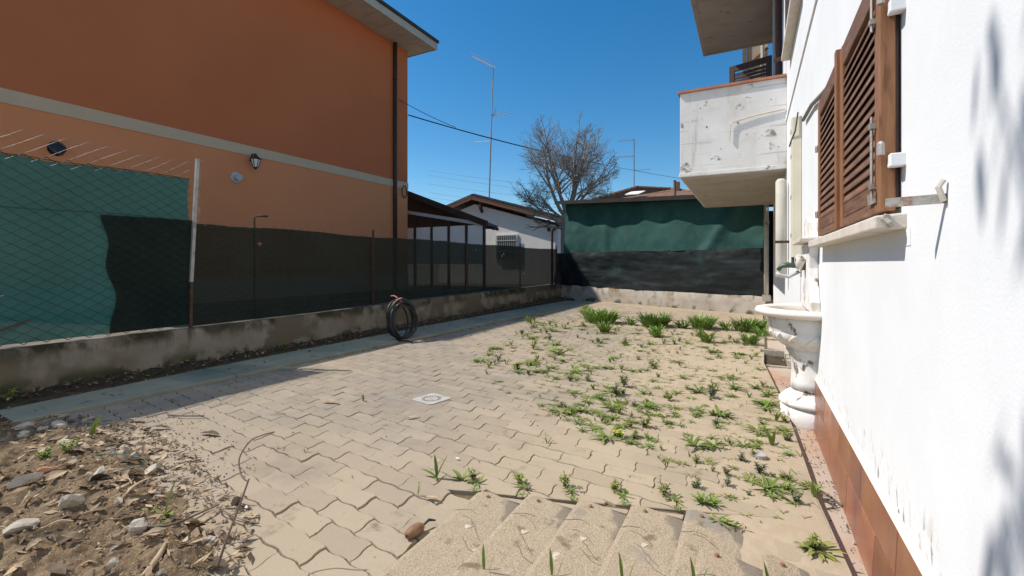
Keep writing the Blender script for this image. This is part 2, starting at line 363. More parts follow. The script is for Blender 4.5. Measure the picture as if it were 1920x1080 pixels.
SLABX0, SLABDX = -1.088, .2125
def slab_tip(x): return 1.775 + .32*(x - SLABX0)
def in_slabs(c): return -1.0 < c.x < -.05 and c.y < slab_tip(c.x) - .03
rng = random.Random(7)
cells = []
for k in range(-9, 108):
    base = P0 + V*k + U*(.5 if k % 2 else 0)
    for n in range(-14, 16):
        o = base + U*n; c = o + cen0
        if c.y < .35 or c.y > 13: continue
        kr = lerp_table(KERB_R, c.y) + .008; pr = lerp_table(PAVE_R, c.y) - .004
        if c.x < kr - .2 or c.x > pr + .2 or c.y > back_y(c.x) + .1 or in_slabs(c): continue
        poly = [o + q for q in poly0]; full = True
        if min(q.x for q in poly) < kr: poly = clip(poly, Vector((kr, 0)), Vector((1, -.018))); full = False
        if poly and max(q.x for q in poly) > pr: poly = clip(poly, Vector((pr, c.y)), Vector((-1, -.05))); full = False
        if poly and max(q.y - back_y(q.x) for q in poly) > -.02:
            poly = clip(poly, Vector((c.x, back_y(c.x) - .02)), Vector((BN.x, BN.y))); full = False
        if poly and c.x > -1.3 and c.x < .1 and min(q.y - slab_tip(q.x) for q in poly) < .02:
            if c.x < -.97 and c.y < slab_tip(SLABX0) - .01: poly = clip(poly, Vector((SLABX0 - .006, 0)), Vector((-1,0)))
            else: poly = clip(poly, Vector((SLABX0, slab_tip(SLABX0)+.012)), Vector((-.32, 1)).normalized())
            full = False
        if poly and area(poly) < .002: continue
        if poly and len(poly) > 2: cells.append((c, o, poly, full))
# pieces hidden under the soil heap are left out of the list of single pavers
def heap_edge(x):           # y below which the soil heap covers the paving
    return lerp_table([(-6,1.02),(-4.5,1.10),(-3.55,1.36),(-2.85,1.30),(-2.3,1.16),(-1.78,1.05),(-1.56,.86),(-1.46,.55),(-1.4,-1)], x)
def visible(c): return c.y > heap_edge(c.x) - .05
cells.sort(key=lambda t: ((t[0]-Vector((0,0))).length if visible(t[0]) and abs(math.atan2(-t[0].x, t[0].y) - R(27.7)) < R(50) else 99))
pav_mesh = paver_geo([q - cen0 for q in poly0]).mesh('paver', MT['paver'])
rest = MB(); restr = []
def lift(c):
    z = .0018*rng.uniform(-1,1) + .003*fbm(c.x*1.5, c.y*1.5, 5)
    if c.y < 1.75 and c.x < -1.0: z += .0028*rng.uniform(-1,1.5)
    return z
for i, (c, o, poly, full) in enumerate(cells):
    z = lift(c); tx, ty = rng.gauss(0,.010), rng.gauss(0,.010)
    if i < 300:
        if full: me = pav_mesh; loc = Vector((o.x+cen0.x, o.y+cen0.y, z))
        else:
            cc = sum(poly, Vector((0,0)))/len(poly); me = paver_geo([q-cc for q in poly]).mesh('paver', MT['paver']); loc = Vector((cc.x, cc.y, z))
        ob = bpy.data.objects.new('paver', me); col.objects.link(ob); ob.parent = paving; ob.location = loc; ob.rotation_euler = (tx, ty, 0)
    else:
        g = paver_geo(poly, .022); rr = rng.random()
        rest.add([(x, y, zz + z + (x-c.x)*ty*-1 + (y-c.y)*tx) for x,y,zz in g.v], g.f); restr += [rr]*len(g.v)
ro = rest.build('paver_field', MT['paver'], paving); tag(ro, kind='stuff')
at = ro.data.attributes.new('rnd', 'FLOAT', 'POINT'); at.data.foreach_set('value', restr)

# ---- kerb strip of concrete slabs beside the low wall
kerb = tag(empty('kerb_strip', (-4.45, 5, 0)), 'narrow greenish concrete kerb strip along the paving', kind='structure')
ys = [1.12, 2.55, 4.05, 5.6, 7.1, 8.7, 10.3, 12.0]
for a, b in zip(ys, ys[1:]):
    b -= .006; m = MB(); z = .018 + rng.uniform(-.004,.004)
    P = [(lerp_table(KERB_L,a),a),(lerp_table(KERB_R,a)-.012,a),(lerp_table(KERB_R,b)-.012,b),(lerp_table(KERB_L,b),b)]
    m.prism(P, -.06, z); m.build('kerb_slab', MT['kerb'], kerb, bevel=.006)

# ---- soil strip with leaf litter between kerb and wall
sm = MB()
def soilfn(a, b):
    y = .2 + 12.6*b; x0 = -5.10; x1 = lerp_table(KERB_L, y) + .015; x = x0 + (x1-x0)*a
    if y < 1.12: x1 = -4.2; x = x0 + (x1-x0)*a
    return (x, y, .012 + .035*(1-a) + .018*fbm(x*9, y*9, 2) - (.02 if a > .9 else 0))
sm.grid(soilfn, 16, 360)
tag(sm.build('soil_strip', MT['soil_dark'], smooth=True), 'dark soil strip littered with dead leaves along the low wall', kind='structure')

# ---- soil heap in the near left corner
def heap_h(x, y):
    d = heap_edge(x) - y + .05*fbm(x*4, y*4, 8)
    if d < -.10: return -.05
    e = max(0.0, min(1.0, (d+.06)/.30)); e = e*e*(3-2*e)
    big = .055 + .03*fbm(x*1.6, y*1.6, 4)
    sm_ = .016*fbm(x*11, y*11, 6, 5) + .011*fbm(x*30, y*30, 2, 4) + .006*abs(fbm(x*70, y*70, 2, 2))
    return -.03 + e*(big + .03) + e*sm_ + (.008*fbm(x*25,y*25,4))*(1 if d > -.05 else 0)
hm = MB()
hm.grid(lambda a, b: ((lambda x, y: (x, y, heap_h(x, y)))(-4.75 + 3.5*a, .05 + 1.5*b)), 440, 200)
heap = hm.build('soil_heap', MT['soil'], smooth=True)
tag(heap, 'heap of dry brown soil and rubble in the near left corner', kind='structure')

# ---- red concrete strip along the white building
rm = MB()
rm.grid(lambda a, b: ((lambda y: (lerp_table(PAVE_R, y) - .02 + (.40 - lerp_table(PAVE_R, y) + .02)*a, y, -.045 + .004*fbm(a*2, y*4, 1)))(.3 + 9.9*b)), 6, 120)
tag(rm.build('wall_footing_strip', MT['redstrip'], smooth=True), 'reddish concrete strip at the foot of the white building', kind='structure')
em = MB()     # paving edge face beside the strip
em.grid(lambda a, b: ((lambda y: (lerp_table(PAVE_R, y) + .001, y, -.06 + .052*a))(.3 + 9.9*b)), 1, 60)
tag(em.build('paving_edge', MT['sand'], paving), None)

# ================================================================== LOW WALL AND FENCE ON THE LEFT
WX = -5.08
def wtop(y): return lerp_table([(-2,.375),(1.3,.385),(4.2,.385),(6.2,.42),(13,.435)], y)
lw = MB()
def lwf(a, b):
    y = -2 + 15.0*b
    prof = [(WX+.012,-.08),(WX+.008,.06),(WX+.004,.2),(WX,.34),(WX-.006,.97),(WX-.02,1.0),(WX-.10,1.0),(WX-.21,1.0),(WX-.21,-.08)]
    i = min(int(a*8+.5), 8); x, z = prof[i]
    t = wtop(y)
    if z > .9: z = t - (1-z)*.4 + .006*fbm(y*3, i, 2) - (.008 if i in (4,7) else 0)
    return (x + .006*fbm(y*2.5, z*6, 3), y, z)
lw.grid(lwf, 8, 220)
lowall = lw.build('concrete_wall', MT['lowwall'], origin=(WX,5,0), smooth=True)
tag(lowall, 'low mossy concrete wall carrying the wire fence on the left', 'wall')
for y in (4.35, 8.1):       # casting joints
    pass

FX = -5.175
fence = empty('wire_fence', (FX, 5.2, .42), 'low chain link fence backed with black green netting on the mossy wall', 'fence')
def zigzag(m, x, y0, y1, z0, z1, pitch, r, n=3, jit=.0, ztop=None):
    """chain link: vertical zigzag wires"""
    k = int((y1-y0)/pitch)
    for i in range(k+1):
        y = y0 + i*pitch; zt = ztop(y) if ztop else z1
        ns = int((zt-z0)/(pitch*.62)); pts = []
        for j in range(ns+1):
            s = 1 if (j % 2) == 0 else -1
            pts.append((x + .0025*s*(1 if i%2 else -1), y + s*pitch*.5*(1 if i%2 == 0 else -1) + jit*fbm(y*3,j*.3,1), z0 + (zt-z0)*j/ns + jit*fbm(y*2,j*.2,7)))
        m.tube(pts, r, n, caps=False)
    return m
def ltop(y): return 1.468 + .012*math.sin(y*2.1) + .012*fbm(y*2, 0, 1)
wm = zigzag(MB(), FX+.012, 2.74, 12.75, .43, 1.48, .062, .0014, 3, .003, lambda y: ltop(y)+.02)
wo = tag(wm.build('wire_mesh', MT['greenwire'], fence), kind='stuff')
nm = MB()
nm.grid(lambda a, b: ((lambda y: (FX + .012*fbm(y*2.4, a*2, 3) - .008 + .006*math.sin(y*9+a*3)*fbm(y, a, 8), y, wtop(y)+.012 + (ltop(y) - wtop(y) - .012)*a))(2.63 + 10.17*b)), 8, 200)
nm.build('shade_net', MT['net_low'], fence, smooth=True)
for y, zt, lab in ((5.21,1.56,0),(7.81,1.53,0),(10.24,1.55,0),(12.62,1.58,0)):
    m = MB(); m.box((FX+.016,y-.016,.30),(FX+.022,y+.016,zt)); m.box((FX+.022,y-.003,.30),(FX+.046,y+.003,zt-.01))
    m.tube([(FX+.028,y,zt-.02),(FX+.028,y,zt+.012)], .012, 6); m.build('fence_post', MT['rust'], fence)
for z in (.52, .98, 1.44):
    m = MB(); m.tube([(FX+.02, 2.74 + i*.5, z + .006*math.sin(i*1.7)) for i in range(21)], .0018, 4); m.build('tension_wire', MT['greenwire'], fence)
# rusty pipe with a bent head behind the net
pp = empty('standpipe', (-5.62, 3.62, -.05), 'thin dark standpipe with a bent head behind the low fence', 'pipe')
m = MB(); m.tube([(-5.62,3.62,-.05),(-5.62,3.62,1.63),(-5.60,3.64,1.655),(-5.54,3.70,1.66)], .012, 6); m.build('pipe', MT['rust'], pp)
m = MB(); m.tube([(-5.55,3.69,1.66),(-5.51,3.73,1.66)], [.02,.016], 6); m.build('spout', MT['rust'], pp)

tall = empty('tall_fence', (FX, 1.6, .40), 'tall chain link panel with teal netting at the near left', 'fence')
m = zigzag(MB(), FX+.020, .42, 2.64, .40, 1.93, .068, .0030, 4, .004); tag(m.build('wire_mesh', MT['greenwire'], tall), kind='stuff')
m = zigzag(MB(), FX+.020, .42, 2.64, 1.93, 2.13, .068, .0022, 4, .002, lambda y: 2.115 + .012*math.sin(y*5)); tag(m.build('wire_mesh_top', MT['galv'], tall), kind='stuff')
def ttop(y): return 1.915 + .012*math.sin(y*3.3) + .01*fbm(y*4, 0, 1)
m = MB(); m.grid(lambda a, b: ((lambda y: (FX - .012 + .012*fbm(y*2.2, a*2.5, 3), y - (.02*(math.sin(a*9)) if b > .98 else 0), .41 + (ttop(y)-.41)*a))(.35 + 2.29*b)), 14, 60)
m.build('shade_net', MT['net_green'], tall, smooth=True)
def dl(a): return 1.965 + .05*a*math.sin(a*5) - .02*math.sin(a*14) + .04*(1-a)*math.sin(a*8)
m = MB(); m.grid(lambda a, b: (FX + .004 + .006*fbm(a*4, b*4, 6), dl(a) + (2.66-dl(a))*b, .41 + (1.49-.41)*a + .01*b), 16, 24)
m.build('dark_net', MT['net_dark'], tall, smooth=True)
m = MB(); m.tube([(FX+.016, .42+i*.2, ttop(.42+i*.2)+.004) for i in range(12)], .004, 5); m.build('top_wire', MT['rust'], tall)
m = MB(); m.tube([(FX+.016, .42+i*.2, 1.50+.008*math.sin(i)) for i in range(12)], .0022, 4); m.build('tension_wire', MT['greenwire'], tall)
m = MB(); m.bar((FX+.02,2.638,  .86),(FX+.012,2.705,2.15),.030,.030,(1,0,0)); m.build('fence_post', MT['postwhite'], tall)
m = MB(); m.bar((FX+.02,2.632,.34),(FX+.02,2.638,.86),.028,.028,(1,0,0)); m.build('post_foot', MT['rust'], tall)
m = MB()
for i in range(44):
    z = 1.5 + .63*i/44 + rng.uniform(-.01,.01); a = rng.uniform(0,6.28); y = 2.67+.03*(z-1.5)
    m.tube([(FX+.02,y,z),(FX+.02+.035*math.cos(a),y+.03+.02*abs(math.sin(a)),z+.012),(FX+.02+.02*math.cos(a+1),y+.045,z-.012)], .0016, 3, caps=False)
o = m.build('wire_ends', MT['galv'], tall); tag(o, kind='stuff')
m = MB(); m.bar((FX+.03,.98,.41),(FX+.03,1.45,.60),.022,.012); m.build('loose_slat', MT['rust'], tall)

# ================================================================== BACK WALL, SHED SCREEN
def bp(s, n, z): return (BA.x + BT.x*s + BN.x*n, BA.y + BT.y*s + BN.y*n, z)
BLEN = (BB-BA).length
m = MB()
def bwf(a, b):
    s = -.25 + (BLEN+.3)*b
    prof = [(.012,-.08),(.008,.08),(.004,.2),(0,.375),(-.01,.385),(-.12,.388),(-.2,.38),(-.2,-.08)]
    i = min(int(a*7+.5),7); n, z = prof[i]; z += (.012*fbm(s*2.5,i,5) if i in (3,4,5) else 0)
    return bp(s, n + .012*fbm(s*1.8, z*5, 6), z)
m.grid(bwf, 7, 120)
tag(m.build('back_wall', MT['backwall'], origin=bp(BLEN/2,0,0), smooth=True), 'low stained concrete wall across the back of the yard', 'wall')

shed = empty('screened_shed', bp(BLEN/2, -.4, .38), 'open lean-to shed screened with green cloth and black tarpaulin behind the yard', 'shed')
def shed_top(s): return 2.92 - .077*s
def upf(a, b):
    s = .52 + (BLEN-.62)*b; z0 = 1.355 - .02*b + .012*math.sin(s*6); z1 = shed_top(s) - .06
    fold = .06*math.sin(s*1.9+.6+.5*math.sin(s))*(1-a*.3) + .022*math.sin(s*7.5+a*2) + .03*fbm(s*1.4, a*1.5, 2) + .09*math.exp(-((s-2.0)/.14)**2)*(1-a) + .06*math.exp(-((s-4.9-.8*a)/.16)**2)
    return bp(s + .12*(1-a)*math.exp(-s)*-1, -.07 + fold*.95 + .03, z0 + (z1-z0)*a)
m = MB(); m.grid(upf, 26, 150); m.build('green_cloth', MT['cloth_green'], shed, smooth=True)
def lof(a, b):
    s = .10 + (BLEN-.16)*b; z0 = .40; z1 = 1.375 - .02*b - .012*math.sin(s*4)
    wr = .030*fbm(s*.8, a*3.0, 7) + .010*fbm(s*3, a*2.2, 9) + .03*math.sin(a*3.1)*math.sin(s*1.3+1)
    wr += .07*math.sin(s*11 + a*5)*math.exp(-s*1.6)
    return bp(s, .01 + wr, z0 + (z1-z0)*a + .01*fbm(s*2,a,1))
m = MB(); m.grid(lof, 34, 170); m.build('black_tarpaulin', MT['tarp'], shed, smooth=True)
m = MB()
def roofc(s, n): return bp(s, n, shed_top(s) + .06*n*-1*0)
q = [bp(.35,.24,shed_top(.35)-.045), bp(BLEN+.1,.24,shed_top(BLEN)-.045), bp(BLEN+.1,-2.6,shed_top(BLEN)-.045), bp(.35,-2.6,shed_top(.35)-.045)]
m.hexa(q + [(x,y,z+.05) for x,y,z in q]); m.build('roof_sheet', MT['blackwood'], shed)
m = MB(); m.bar(bp(.33,.262,shed_top(.33)-.03), bp(BLEN+.1,.262,shed_top(BLEN)-.03), .03, .10); m.build('fascia', MT['blackwood'], shed)
for s in (.50, 2.6, 4.6):
    m = MB(); m.bar(bp(s,-.12,.36), bp(s,-.12,shed_top(s)-.05), .09, .09, (BT.x,BT.y,0)); m.build('post', MT['redwood'], shed)
m = MB(); m.hexa([bp(.4,-2.5,-.05),bp(BLEN,-2.5,-.05),bp(BLEN,-2.45,-.05),bp(.4,-2.45,-.05)] + [bp(.4,-2.5,2.7),bp(BLEN,-2.5,2.3),bp(BLEN,-2.45,2.3),bp(.4,-2.45,2.7)])
m.build('rear_wall', MT['darkwood'], shed)
for i in range(9):
    s = .8 + i*.62; m = MB(); z = 1.36; m.tube([bp(s-.03,.05,z+.02),bp(s,.075,z),bp(s+.03,.05,z+.015)], .006, 4); m.build('cloth_tie', MT['greenwire'], shed)
gp = empty('steel_post', (.27,10.42,.3), 'grey steel post at the corner of the shed screen and white building', 'post')
m = MB(); m.tube([(.27,10.40,.30),(.27,10.40,2.40)], .045, 10); m.build('tube', MT['oldpipe'], gp, smooth=True)
m = MB(); m.box((.20,10.33,.30),(.345,10.47,.42)); m.build('footing', MT['backwall'], gp)
m = MB(); m.tube([(.27,10.40,1.82),(.27,10.40,1.90)], .052, 10); m.build('clamp', MT['metal'], gp)

# ================================================================== ORANGE HOUSE
HX, HY0, HY1, HZ = -13.73, 2.9, 16.0, 10.62
house = empty('orange_house', (HX, 9, -.07), 'large orange rendered house with grey band behind the fence', 'house')
m = MB(); m.box((HX-9,HY0,4.68),(HX,HY1,HZ)); m.build('upper_wall', MT['orange'], house)
m = MB(); m.box((HX-9,HY0,.62),(HX-.004,HY1,4.38)); m.build('lower_wall', MT['orange2'], house)
m = MB(); m.box((HX-9,HY0,4.38),(HX+.025,HY1+.02,4.68)); m.build('string_course', MT['band'], house)
m = MB(); m.box((HX-9,HY0,-.07),(HX+.03,HY1+.02,.62)); m.build('plinth', MT['band'], house)
EX = -12.48; EY = 16.42
eave = empty('eave', (0,0,0)); eave.parent = house; eave.location = Vector((EX,9,HZ)) - Vector(house.location)
n = 16; ya = 2.5
for i in range(n):
    y0 = ya + (EY-ya)*i/n; y1 = ya + (EY-ya)*(i+1)/n - .02
    m = MB(); m.box((HX-.3,y0,HZ-.01),(EX,y1,HZ+.06)); m.build('soffit_panel', MT['soffit'], eave)
    m = MB(); m.box((EX+.002,y0,HZ-.03),(EX+.05,y1+.008,HZ+.33)); m.build('fascia_panel', MT['soffit'], eave)
m = MB(); m.box((HX-8.8,EY,HZ-.02),(EX+.05,EY+.05,HZ+.33)); m.build('end_fascia', MT['soffit'], eave)
m = MB(); m.box((EX+.05,ya,HZ+.28),(EX+.12,EY+.1,HZ+.40)); m.build('gutter', MT['browngutter'], house)
m = MB(); zt = HZ+.36
m.add([(EX+.08,ya,zt),(EX+.08,EY+.06,zt),(HX-4.5,EY-5,zt+2.2),(HX-4.5,ya+3,zt+2.2),(HX-10,ya,zt),(HX-10,EY+.06,zt)], [(0,1,2,3),(1,5,2),(5,4,3,2),(4,0,3),(0,4,5,1)])
m.build('roof', MT['rooftile'], house)
m = MB(); m.tube([(HX+.09,15.10,-.05),(HX+.09,15.10,HZ-.02)], .085, 10); dp = m.build('downpipe', MT['browngutter'], house, smooth=True)
for z in (1.6,4.0,6.6,9.0):
    m = MB(); m.tube([(HX+.09,15.10,z),(HX+.09,15.10,z+.06)], .10, 10); m.build('pipe_clip', MT['browngutter'], dp)
m = MB()   # looped cable by the corner
m.tube([(HX+.05,15.74+.16*math.cos(t),4.25+.26*math.sin(t)) for t in [i*.5 for i in range(14)]], .022, 5); m.build('cable_loop', MT['browngutter'], house)
# round vent caps
for y, z, r in ((8.24,3.63,.11),):
    m = MB(); m.tube([(HX,y,z),(HX+.05,y,z),(HX+.05,y,z),(HX+.14,y,z),(HX+.22,y,z-.01)], [.16,.16,.08,.08,.10], 14); m.build('vent_cap', MT['beamwhite'], house, smooth=False)
m = MB(); m.tube([(HX-.02,4.26,3.60),(HX+.02,4.26,3.60)], .15, 16); m.build('vent_hole_disc', MT['hole_black'], house)  # black disc on the uncut wall, painting the dark of a hole
m = MB(); m.tube([(HX+.02,4.26,3.60),(HX+.10,4.26,3.63)], [.13,.15], 14); m.build('vent_hood', MT['blackmetal'], house)
lamp = empty('wall_lantern', (HX, 8.70, 4.0), 'black wall lantern on the orange house below the band', 'lamp')
m = MB(); m.tube([(HX,8.70,4.22),(HX+.12,8.70,4.42),(HX+.26,8.70,4.40),(HX+.28,8.70,4.30)], .025, 6); m.build('bracket', MT['blackmetal'], lamp)
m = MB(); m.lathe([(.02,.42),(.05,.36),(.16,.27),(.17,.25),(.0,.25)], (HX+.28,8.70,4.0), 6); m.build('hood', MT['blackmetal'], lamp)
m = MB(); m.lathe([(.0,-.0),(.06,0),(.13,.24),(.0,.25)], (HX+.28,8.70,4.0), 6); gl = m.build('glass', MT['panelpale'], lamp)
for k in range(6):
    t = k*math.pi/3; m = MB(); m.tube([(HX+.28+.065*math.cos(t),8.70+.065*math.sin(t),4.0),(HX+.28+.138*math.cos(t),8.70+.138*math.sin(t),4.25)], .012, 4); m.build('glazing_bar', MT['blackmetal'], gl)
m = MB(); m.lathe([(0,-.08),(.05,-.03),(.07,.0),(0,.01)], (HX+.28,8.70,4.0), 8); m.build('finial', MT['blackmetal'], lamp)

# ================================================================== CAR SHELTER beside the house
cs = empty('car_shelter', (-12.2,18,-.07), 'brown lean-to car shelter with pale side panels beside the orange house', 'shelter')
def csz(x): return 4.55 - (x+14.6)*.3697
m = MB(); x0, x1 = -16.0, -10.05
q = [(x0,16.86,csz(x0)-.20),(x1,16.86,csz(x1)-.20),(x1,17.75,csz(x1)-.20),(x0,17.75,csz(x0)-.20)]
m.hexa(q + [(x,y,z+.07) for x,y,z in q]); m.build('roof', MT['browngutter'], cs)
m = MB(); m.bar((x0,16.83,csz(x0)-.12),(x1,16.83,csz(x1)-.12),.06,.26,(0,0,1)); m.build('barge_board', MT['browngutter'], cs)
def cbz(x): return 3.50 - (x+14.53)*.176
m = MB(); m.bar((-15.6,16.92,cbz(-15.6)+.0),(-10.25,16.92,cbz(-10.25)),.08,.15); m.build('front_beam', MT['beamwhite'], cs)
for i, x in enumerate((-14.08,-13.10,-12.13,-11.18,-10.26)):
    m = MB(); m.box((x-.05,16.89,-.07),(x+.05,16.99,cbz(x)-.07)); m.build('post', MT['browngutter'], cs)
for a, b in ((-15.4,-14.14),(-14.02,-13.16),(-13.04,-12.19),(-12.07,-11.24),(-11.12,-10.32)):
    m = MB(); m.box((a,16.95,1.02),(b,16.98,2.74)); m.build('side_panel', MT['panelpale'], cs)
for i in range(2):
    y = 17.3 + i*.3; m = MB(); m.bar((x0,y,csz(x0)-.27),(x1+.1,y,csz(x1+.1)-.27),.08,.12); m.build('rafter', MT['darkwood'], cs)

m = MB(); q = [(-16,17.70,2.78),(-10.2,17.70,2.60),(-10.2,17.74,2.60),(-16,17.74,2.78)]; m.hexa(q + [(-16,17.70,csz(-16)-.21),(-10.2,17.70,csz(-10.2)-.21),(-10.2,17.74,csz(-10.2)-.21),(-16,17.74,csz(-16)-.21)]); m.build('sky_block_sheet', MT['darkwood'], cs)  # dark sheet added to block the sky; its colour stands for the shade under the roof
# ================================================================== WHITE GABLED HOUSE
wh = empty('gabled_house', (-12, 24, -.07), 'white gabled house with dark tiled roof beyond the car shelter', 'house')
m = MB(); m.cur = 0; yf = 22.0
g = [(-16.5,0),(-8.85,0),(-8.85,3.05),(-13.96,4.50),(-16.5,3.75)]
m.add([(x,yf,z-.07) for x,z in g]+[(x,31,z-.07) for x,z in g], [(0,1,2,3,4),(9,8,7,6,5)]+[(i,i+5,(i+1)%5+5,(i+1)%5) for i in range(5)])
m.build('wall', MT['wallpale'], wh)
def roofside(xa, za, xb, zb, nm, th=.16):
    d = Vector((xb-xa,0,zb-za)).normalized(); up = Vector((-d.z,0,d.x));
    if up.z < 0: up = -up
    for k in range(7):     # stepped tile courses on the gable edge
        pass
    p = [Vector((xa,0,za)), Vector((xb,0,zb))]
    m = MB(); q = [(p[0].x,21.66,p[0].z),(p[1].x,21.66,p[1].z),(p[1].x,31.4,p[1].z),(p[0].x,31.4,p[0].z)]
    m.hexa(q+[(x+up.x*th,y,z+up.z*th) for x,y,z in q]); return m.build(nm, MT['darkroof'], wh)
ra = roofside(-13.96,4.80,-8.40,3.22,'roof'); rb = roofside(-16.2,4.13,-13.96,4.80,'roof')
for k in range(26):       # tile edges stepping along the right verge
    x = -13.96 + 5.5*(k+.5)/26; z = 4.80 - (x+13.96)*.2842 + .17
    m = MB(); m.box((x-.11,21.64,z-.02),(x+.10,31.4,z+.035)); m.build('roof_tile', MT['darkroof'], ra)
for xa, za, xb, zb in ((-13.96,4.74,-8.45,3.17),(-16.2,4.07,-13.96,4.74)):
    m = MB(); m.bar((xa,21.69,za-.01),(xb,21.69,zb-.01),.05,.14); m.build('barge_board', MT['redwood'], wh)
for x in (-13.45,-9.35):
    z = 4.62-(x+13.96)*.284 if x > -13.96 else 4.5
    m = MB(); m.bar((x,21.72,z-.10),(x,22.0,z-.12),.16,.2); m.bar((x,21.74,z-.2),(x,22.0,z-.55),.13,.13); m.build('rafter_bracket', MT['darkwood'], wh)
win = MB(); win.box((-12.55,21.94,1.2),(-11.2,21.99,2.66)); w_ = win.build('window', MT['panelpale'], wh)
m = MB(); m.box((-12.47,21.92,1.25),(-11.28,21.937,2.58)); m.build('pane', MT['glass'], w_)
for i in range(11):
    x = -12.50 + i*.125; m = MB(); m.box((x-.014,21.87,1.2),(x+.014,21.90,2.6)); m.build('bar', MT['beamwhite'], w_)
for z in (1.7, 2.3):
    m = MB(); m.box((-12.53,21.85,z-.02),(-11.22,21.868,z+.02)); m.build('bar', MT['beamwhite'], w_)
m = MB(); m.tube([(-8.55,21.9,3.12),(-8.8,21.9,3.0),(-9.12,21.9,2.75),(-9.15,21.9,2.6),(-9.15,21.9,-.05)], .06, 8); m.build('downpipe', MT['browngutter'], wh, smooth=True)
m = MB(); m.box((-8.85,22.5,-.07),(-7.0,30,3.0)); m.build('side_annexe', MT['wallpale'], wh)

# ================================================================== ANTENNAS
def yagi(m, c, d, length, els, elen, r=.012):
    c = Vector(c); d = Vector(d).normalized(); side = d.cross(Vector((0,0,1))).normalized()
    m.tube([c, c + d*length], r*1.3, 4)
    for i in range(els):
        p = c + d*(length*(i+.5)/els); l = elen*(1.15 - .3*i/els)
        for sg in (1, -1): m.tube([p, p + side*l*sg*.5 + Vector((0,0,l*.28))], r*.7, 3)
    return m
an = empty('roof_antenna', (-13.55,23,4.9), 'tall thin television mast on the white gabled house', 'antenna')
m = MB(); m.tube([(-13.6,23,4.7),(-13.46,23,8.7)], .042, 6); m.tube([(-13.46,23,8.7),(-13.31,23,12.5)], .03, 6); m.build('mast', MT['metal'], an)
m = yagi(MB(), (-13.25,23,12.45), (-1.35,-.3,.82), 1.6, 13, .62, .018); m.build('boom_aerial', MT['alu'], an)
m = yagi(MB(), (-13.45,23,9.68), (1.3,-.2,-.1), 1.5, 9, .30, .014); m.build('boom_aerial', MT['metal'], an)
m = MB()
for k in range(5): m.tube([(-13.42,23,9.68),(-13.05,22.9,9.68+.45*(k-2)/2)], .01, 3)
m.build('reflector', MT['metal'], an)
m = yagi(MB(), (-13.62,23,8.22), (-1,-.1,.05), .95, 6, .34, .012); m.build('boom_aerial', MT['alu'], an)

# ================================================================== FAR HOUSE WITH HIP ROOF
fh = empty('hip_roof_house', (-6.5,36,-.07), 'distant house with a low hipped terracotta roof behind the shed', 'house')
m = MB(); m.box((-10.6,31.5,-.07),(-2.2,40,5.15)); m.build('wall', MT['wallpale'], fh)
m = MB(); e = 5.12
m.add([(-11.3,30.6,e),(-1.4,30.6,e),(-1.4,41,e),(-11.3,41,e),(-7.6,34.5,6.75),(-5.4,36.5,6.75)], [(0,1,5,4),(1,2,5),(2,3,4,5),(3,0,4),(0,3,2,1)])
rf = m.build('roof', MT['rooftile'], fh)
m = MB(); m.bar((-11.35,30.55,e-.02),(-1.35,30.55,e-.02),.14,.16); m.build('gutter', MT['beamwhite'], fh)
for (p, q) in (((-1.4,30.6,e),(-5.4,36.5,6.75)),((-11.3,30.6,e),(-7.6,34.5,6.75)),((-7.6,34.5,6.75),(-5.4,36.5,6.75))):
    m = MB(); P = Vector(p); Q = Vector(q); k = int((Q-P).length/.42)
    for i in range(k):
        a = P.lerp(Q, i/k); b = P.lerp(Q, (i+.92)/k); m.tube([a, b+Vector((0,0,.03))], [.13,.10], 6)
    m.build('ridge_tiles', MT['rooftile'], rf)
m = MB(); m.hexa([(-8.0,32.6,5.93),(-7.0,32.6,5.93),(-6.7,33.3,6.2),(-7.7,33.3,6.2),(-8.0,32.6,6.0),(-7.0,32.6,6.0),(-6.7,33.3,6.27),(-7.7,33.3,6.27)]); m.build('roof_window', MT['panelpale'], rf)
m = MB(); m.box((-4.95,34.9,6.2),(-4.6,35.25,7.0)); m.build('chimney', MT['redwood'], rf)
a2 = empty('far_antenna', (-7.6,34.4,6.6), 'pale television mast on the distant hipped roof', 'antenna')
m = MB(); m.tube([(-7.75,34.4,6.5),(-7.75,34.4,10.4)], .04, 5); m.build('mast', MT['galv'], a2)
m = yagi(MB(), (-7.75,34.4,10.3), (-1,-.1,0), 1.2, 5, .35, .016); m.build('boom_aerial', MT['galv'], a2)
m = yagi(MB(), (-7.75,34.4,9.05), (-1,-.1,.05), 1.3, 7, .3, .016); m.build('boom_aerial', MT['galv'], a2)
m = yagi(MB(), (-7.75,34.4,8.0), (1,.1,0), 1.2, 6, .3, .012); m.build('boom_aerial', MT['galv'], a2)
fp = empty('vent_pipe', (-1.75,11.6,2.4), 'short grey vent pipe sticking up above the shed roof', 'pipe')
m = MB(); m.tube([(-1.78,12.6,2.3),(-1.78,12.6,3.22)], .035, 8); m.build('pipe', MT['cablegrey'], fp)
m = MB(); m.tube([(-1.78,12.6,3.22),(-1.78,12.6,3.24)], .042, 8); m.build('collar', MT['cablegrey'], fp)

# ================================================================== WHITE BUILDING ON THE RIGHT
BX = .39
wb = empty('white_building', (BX+.1, 4, -.07), 'white rendered building with balconies and brown shutters on the right', 'building')
m = MB(); m.box((BX,-4,-.1),(BX+.35,10.35,9)); m.build('wall', MT['white'], wb)
m = MB(); m.box((BX-.012,4.2,2.80),(BX-.0005,10.3,2.86)); m.box((BX-.012,1.4,2.80),(BX-.0005,4.197,2.85)); m.build('string_course', MT['white'], wb)
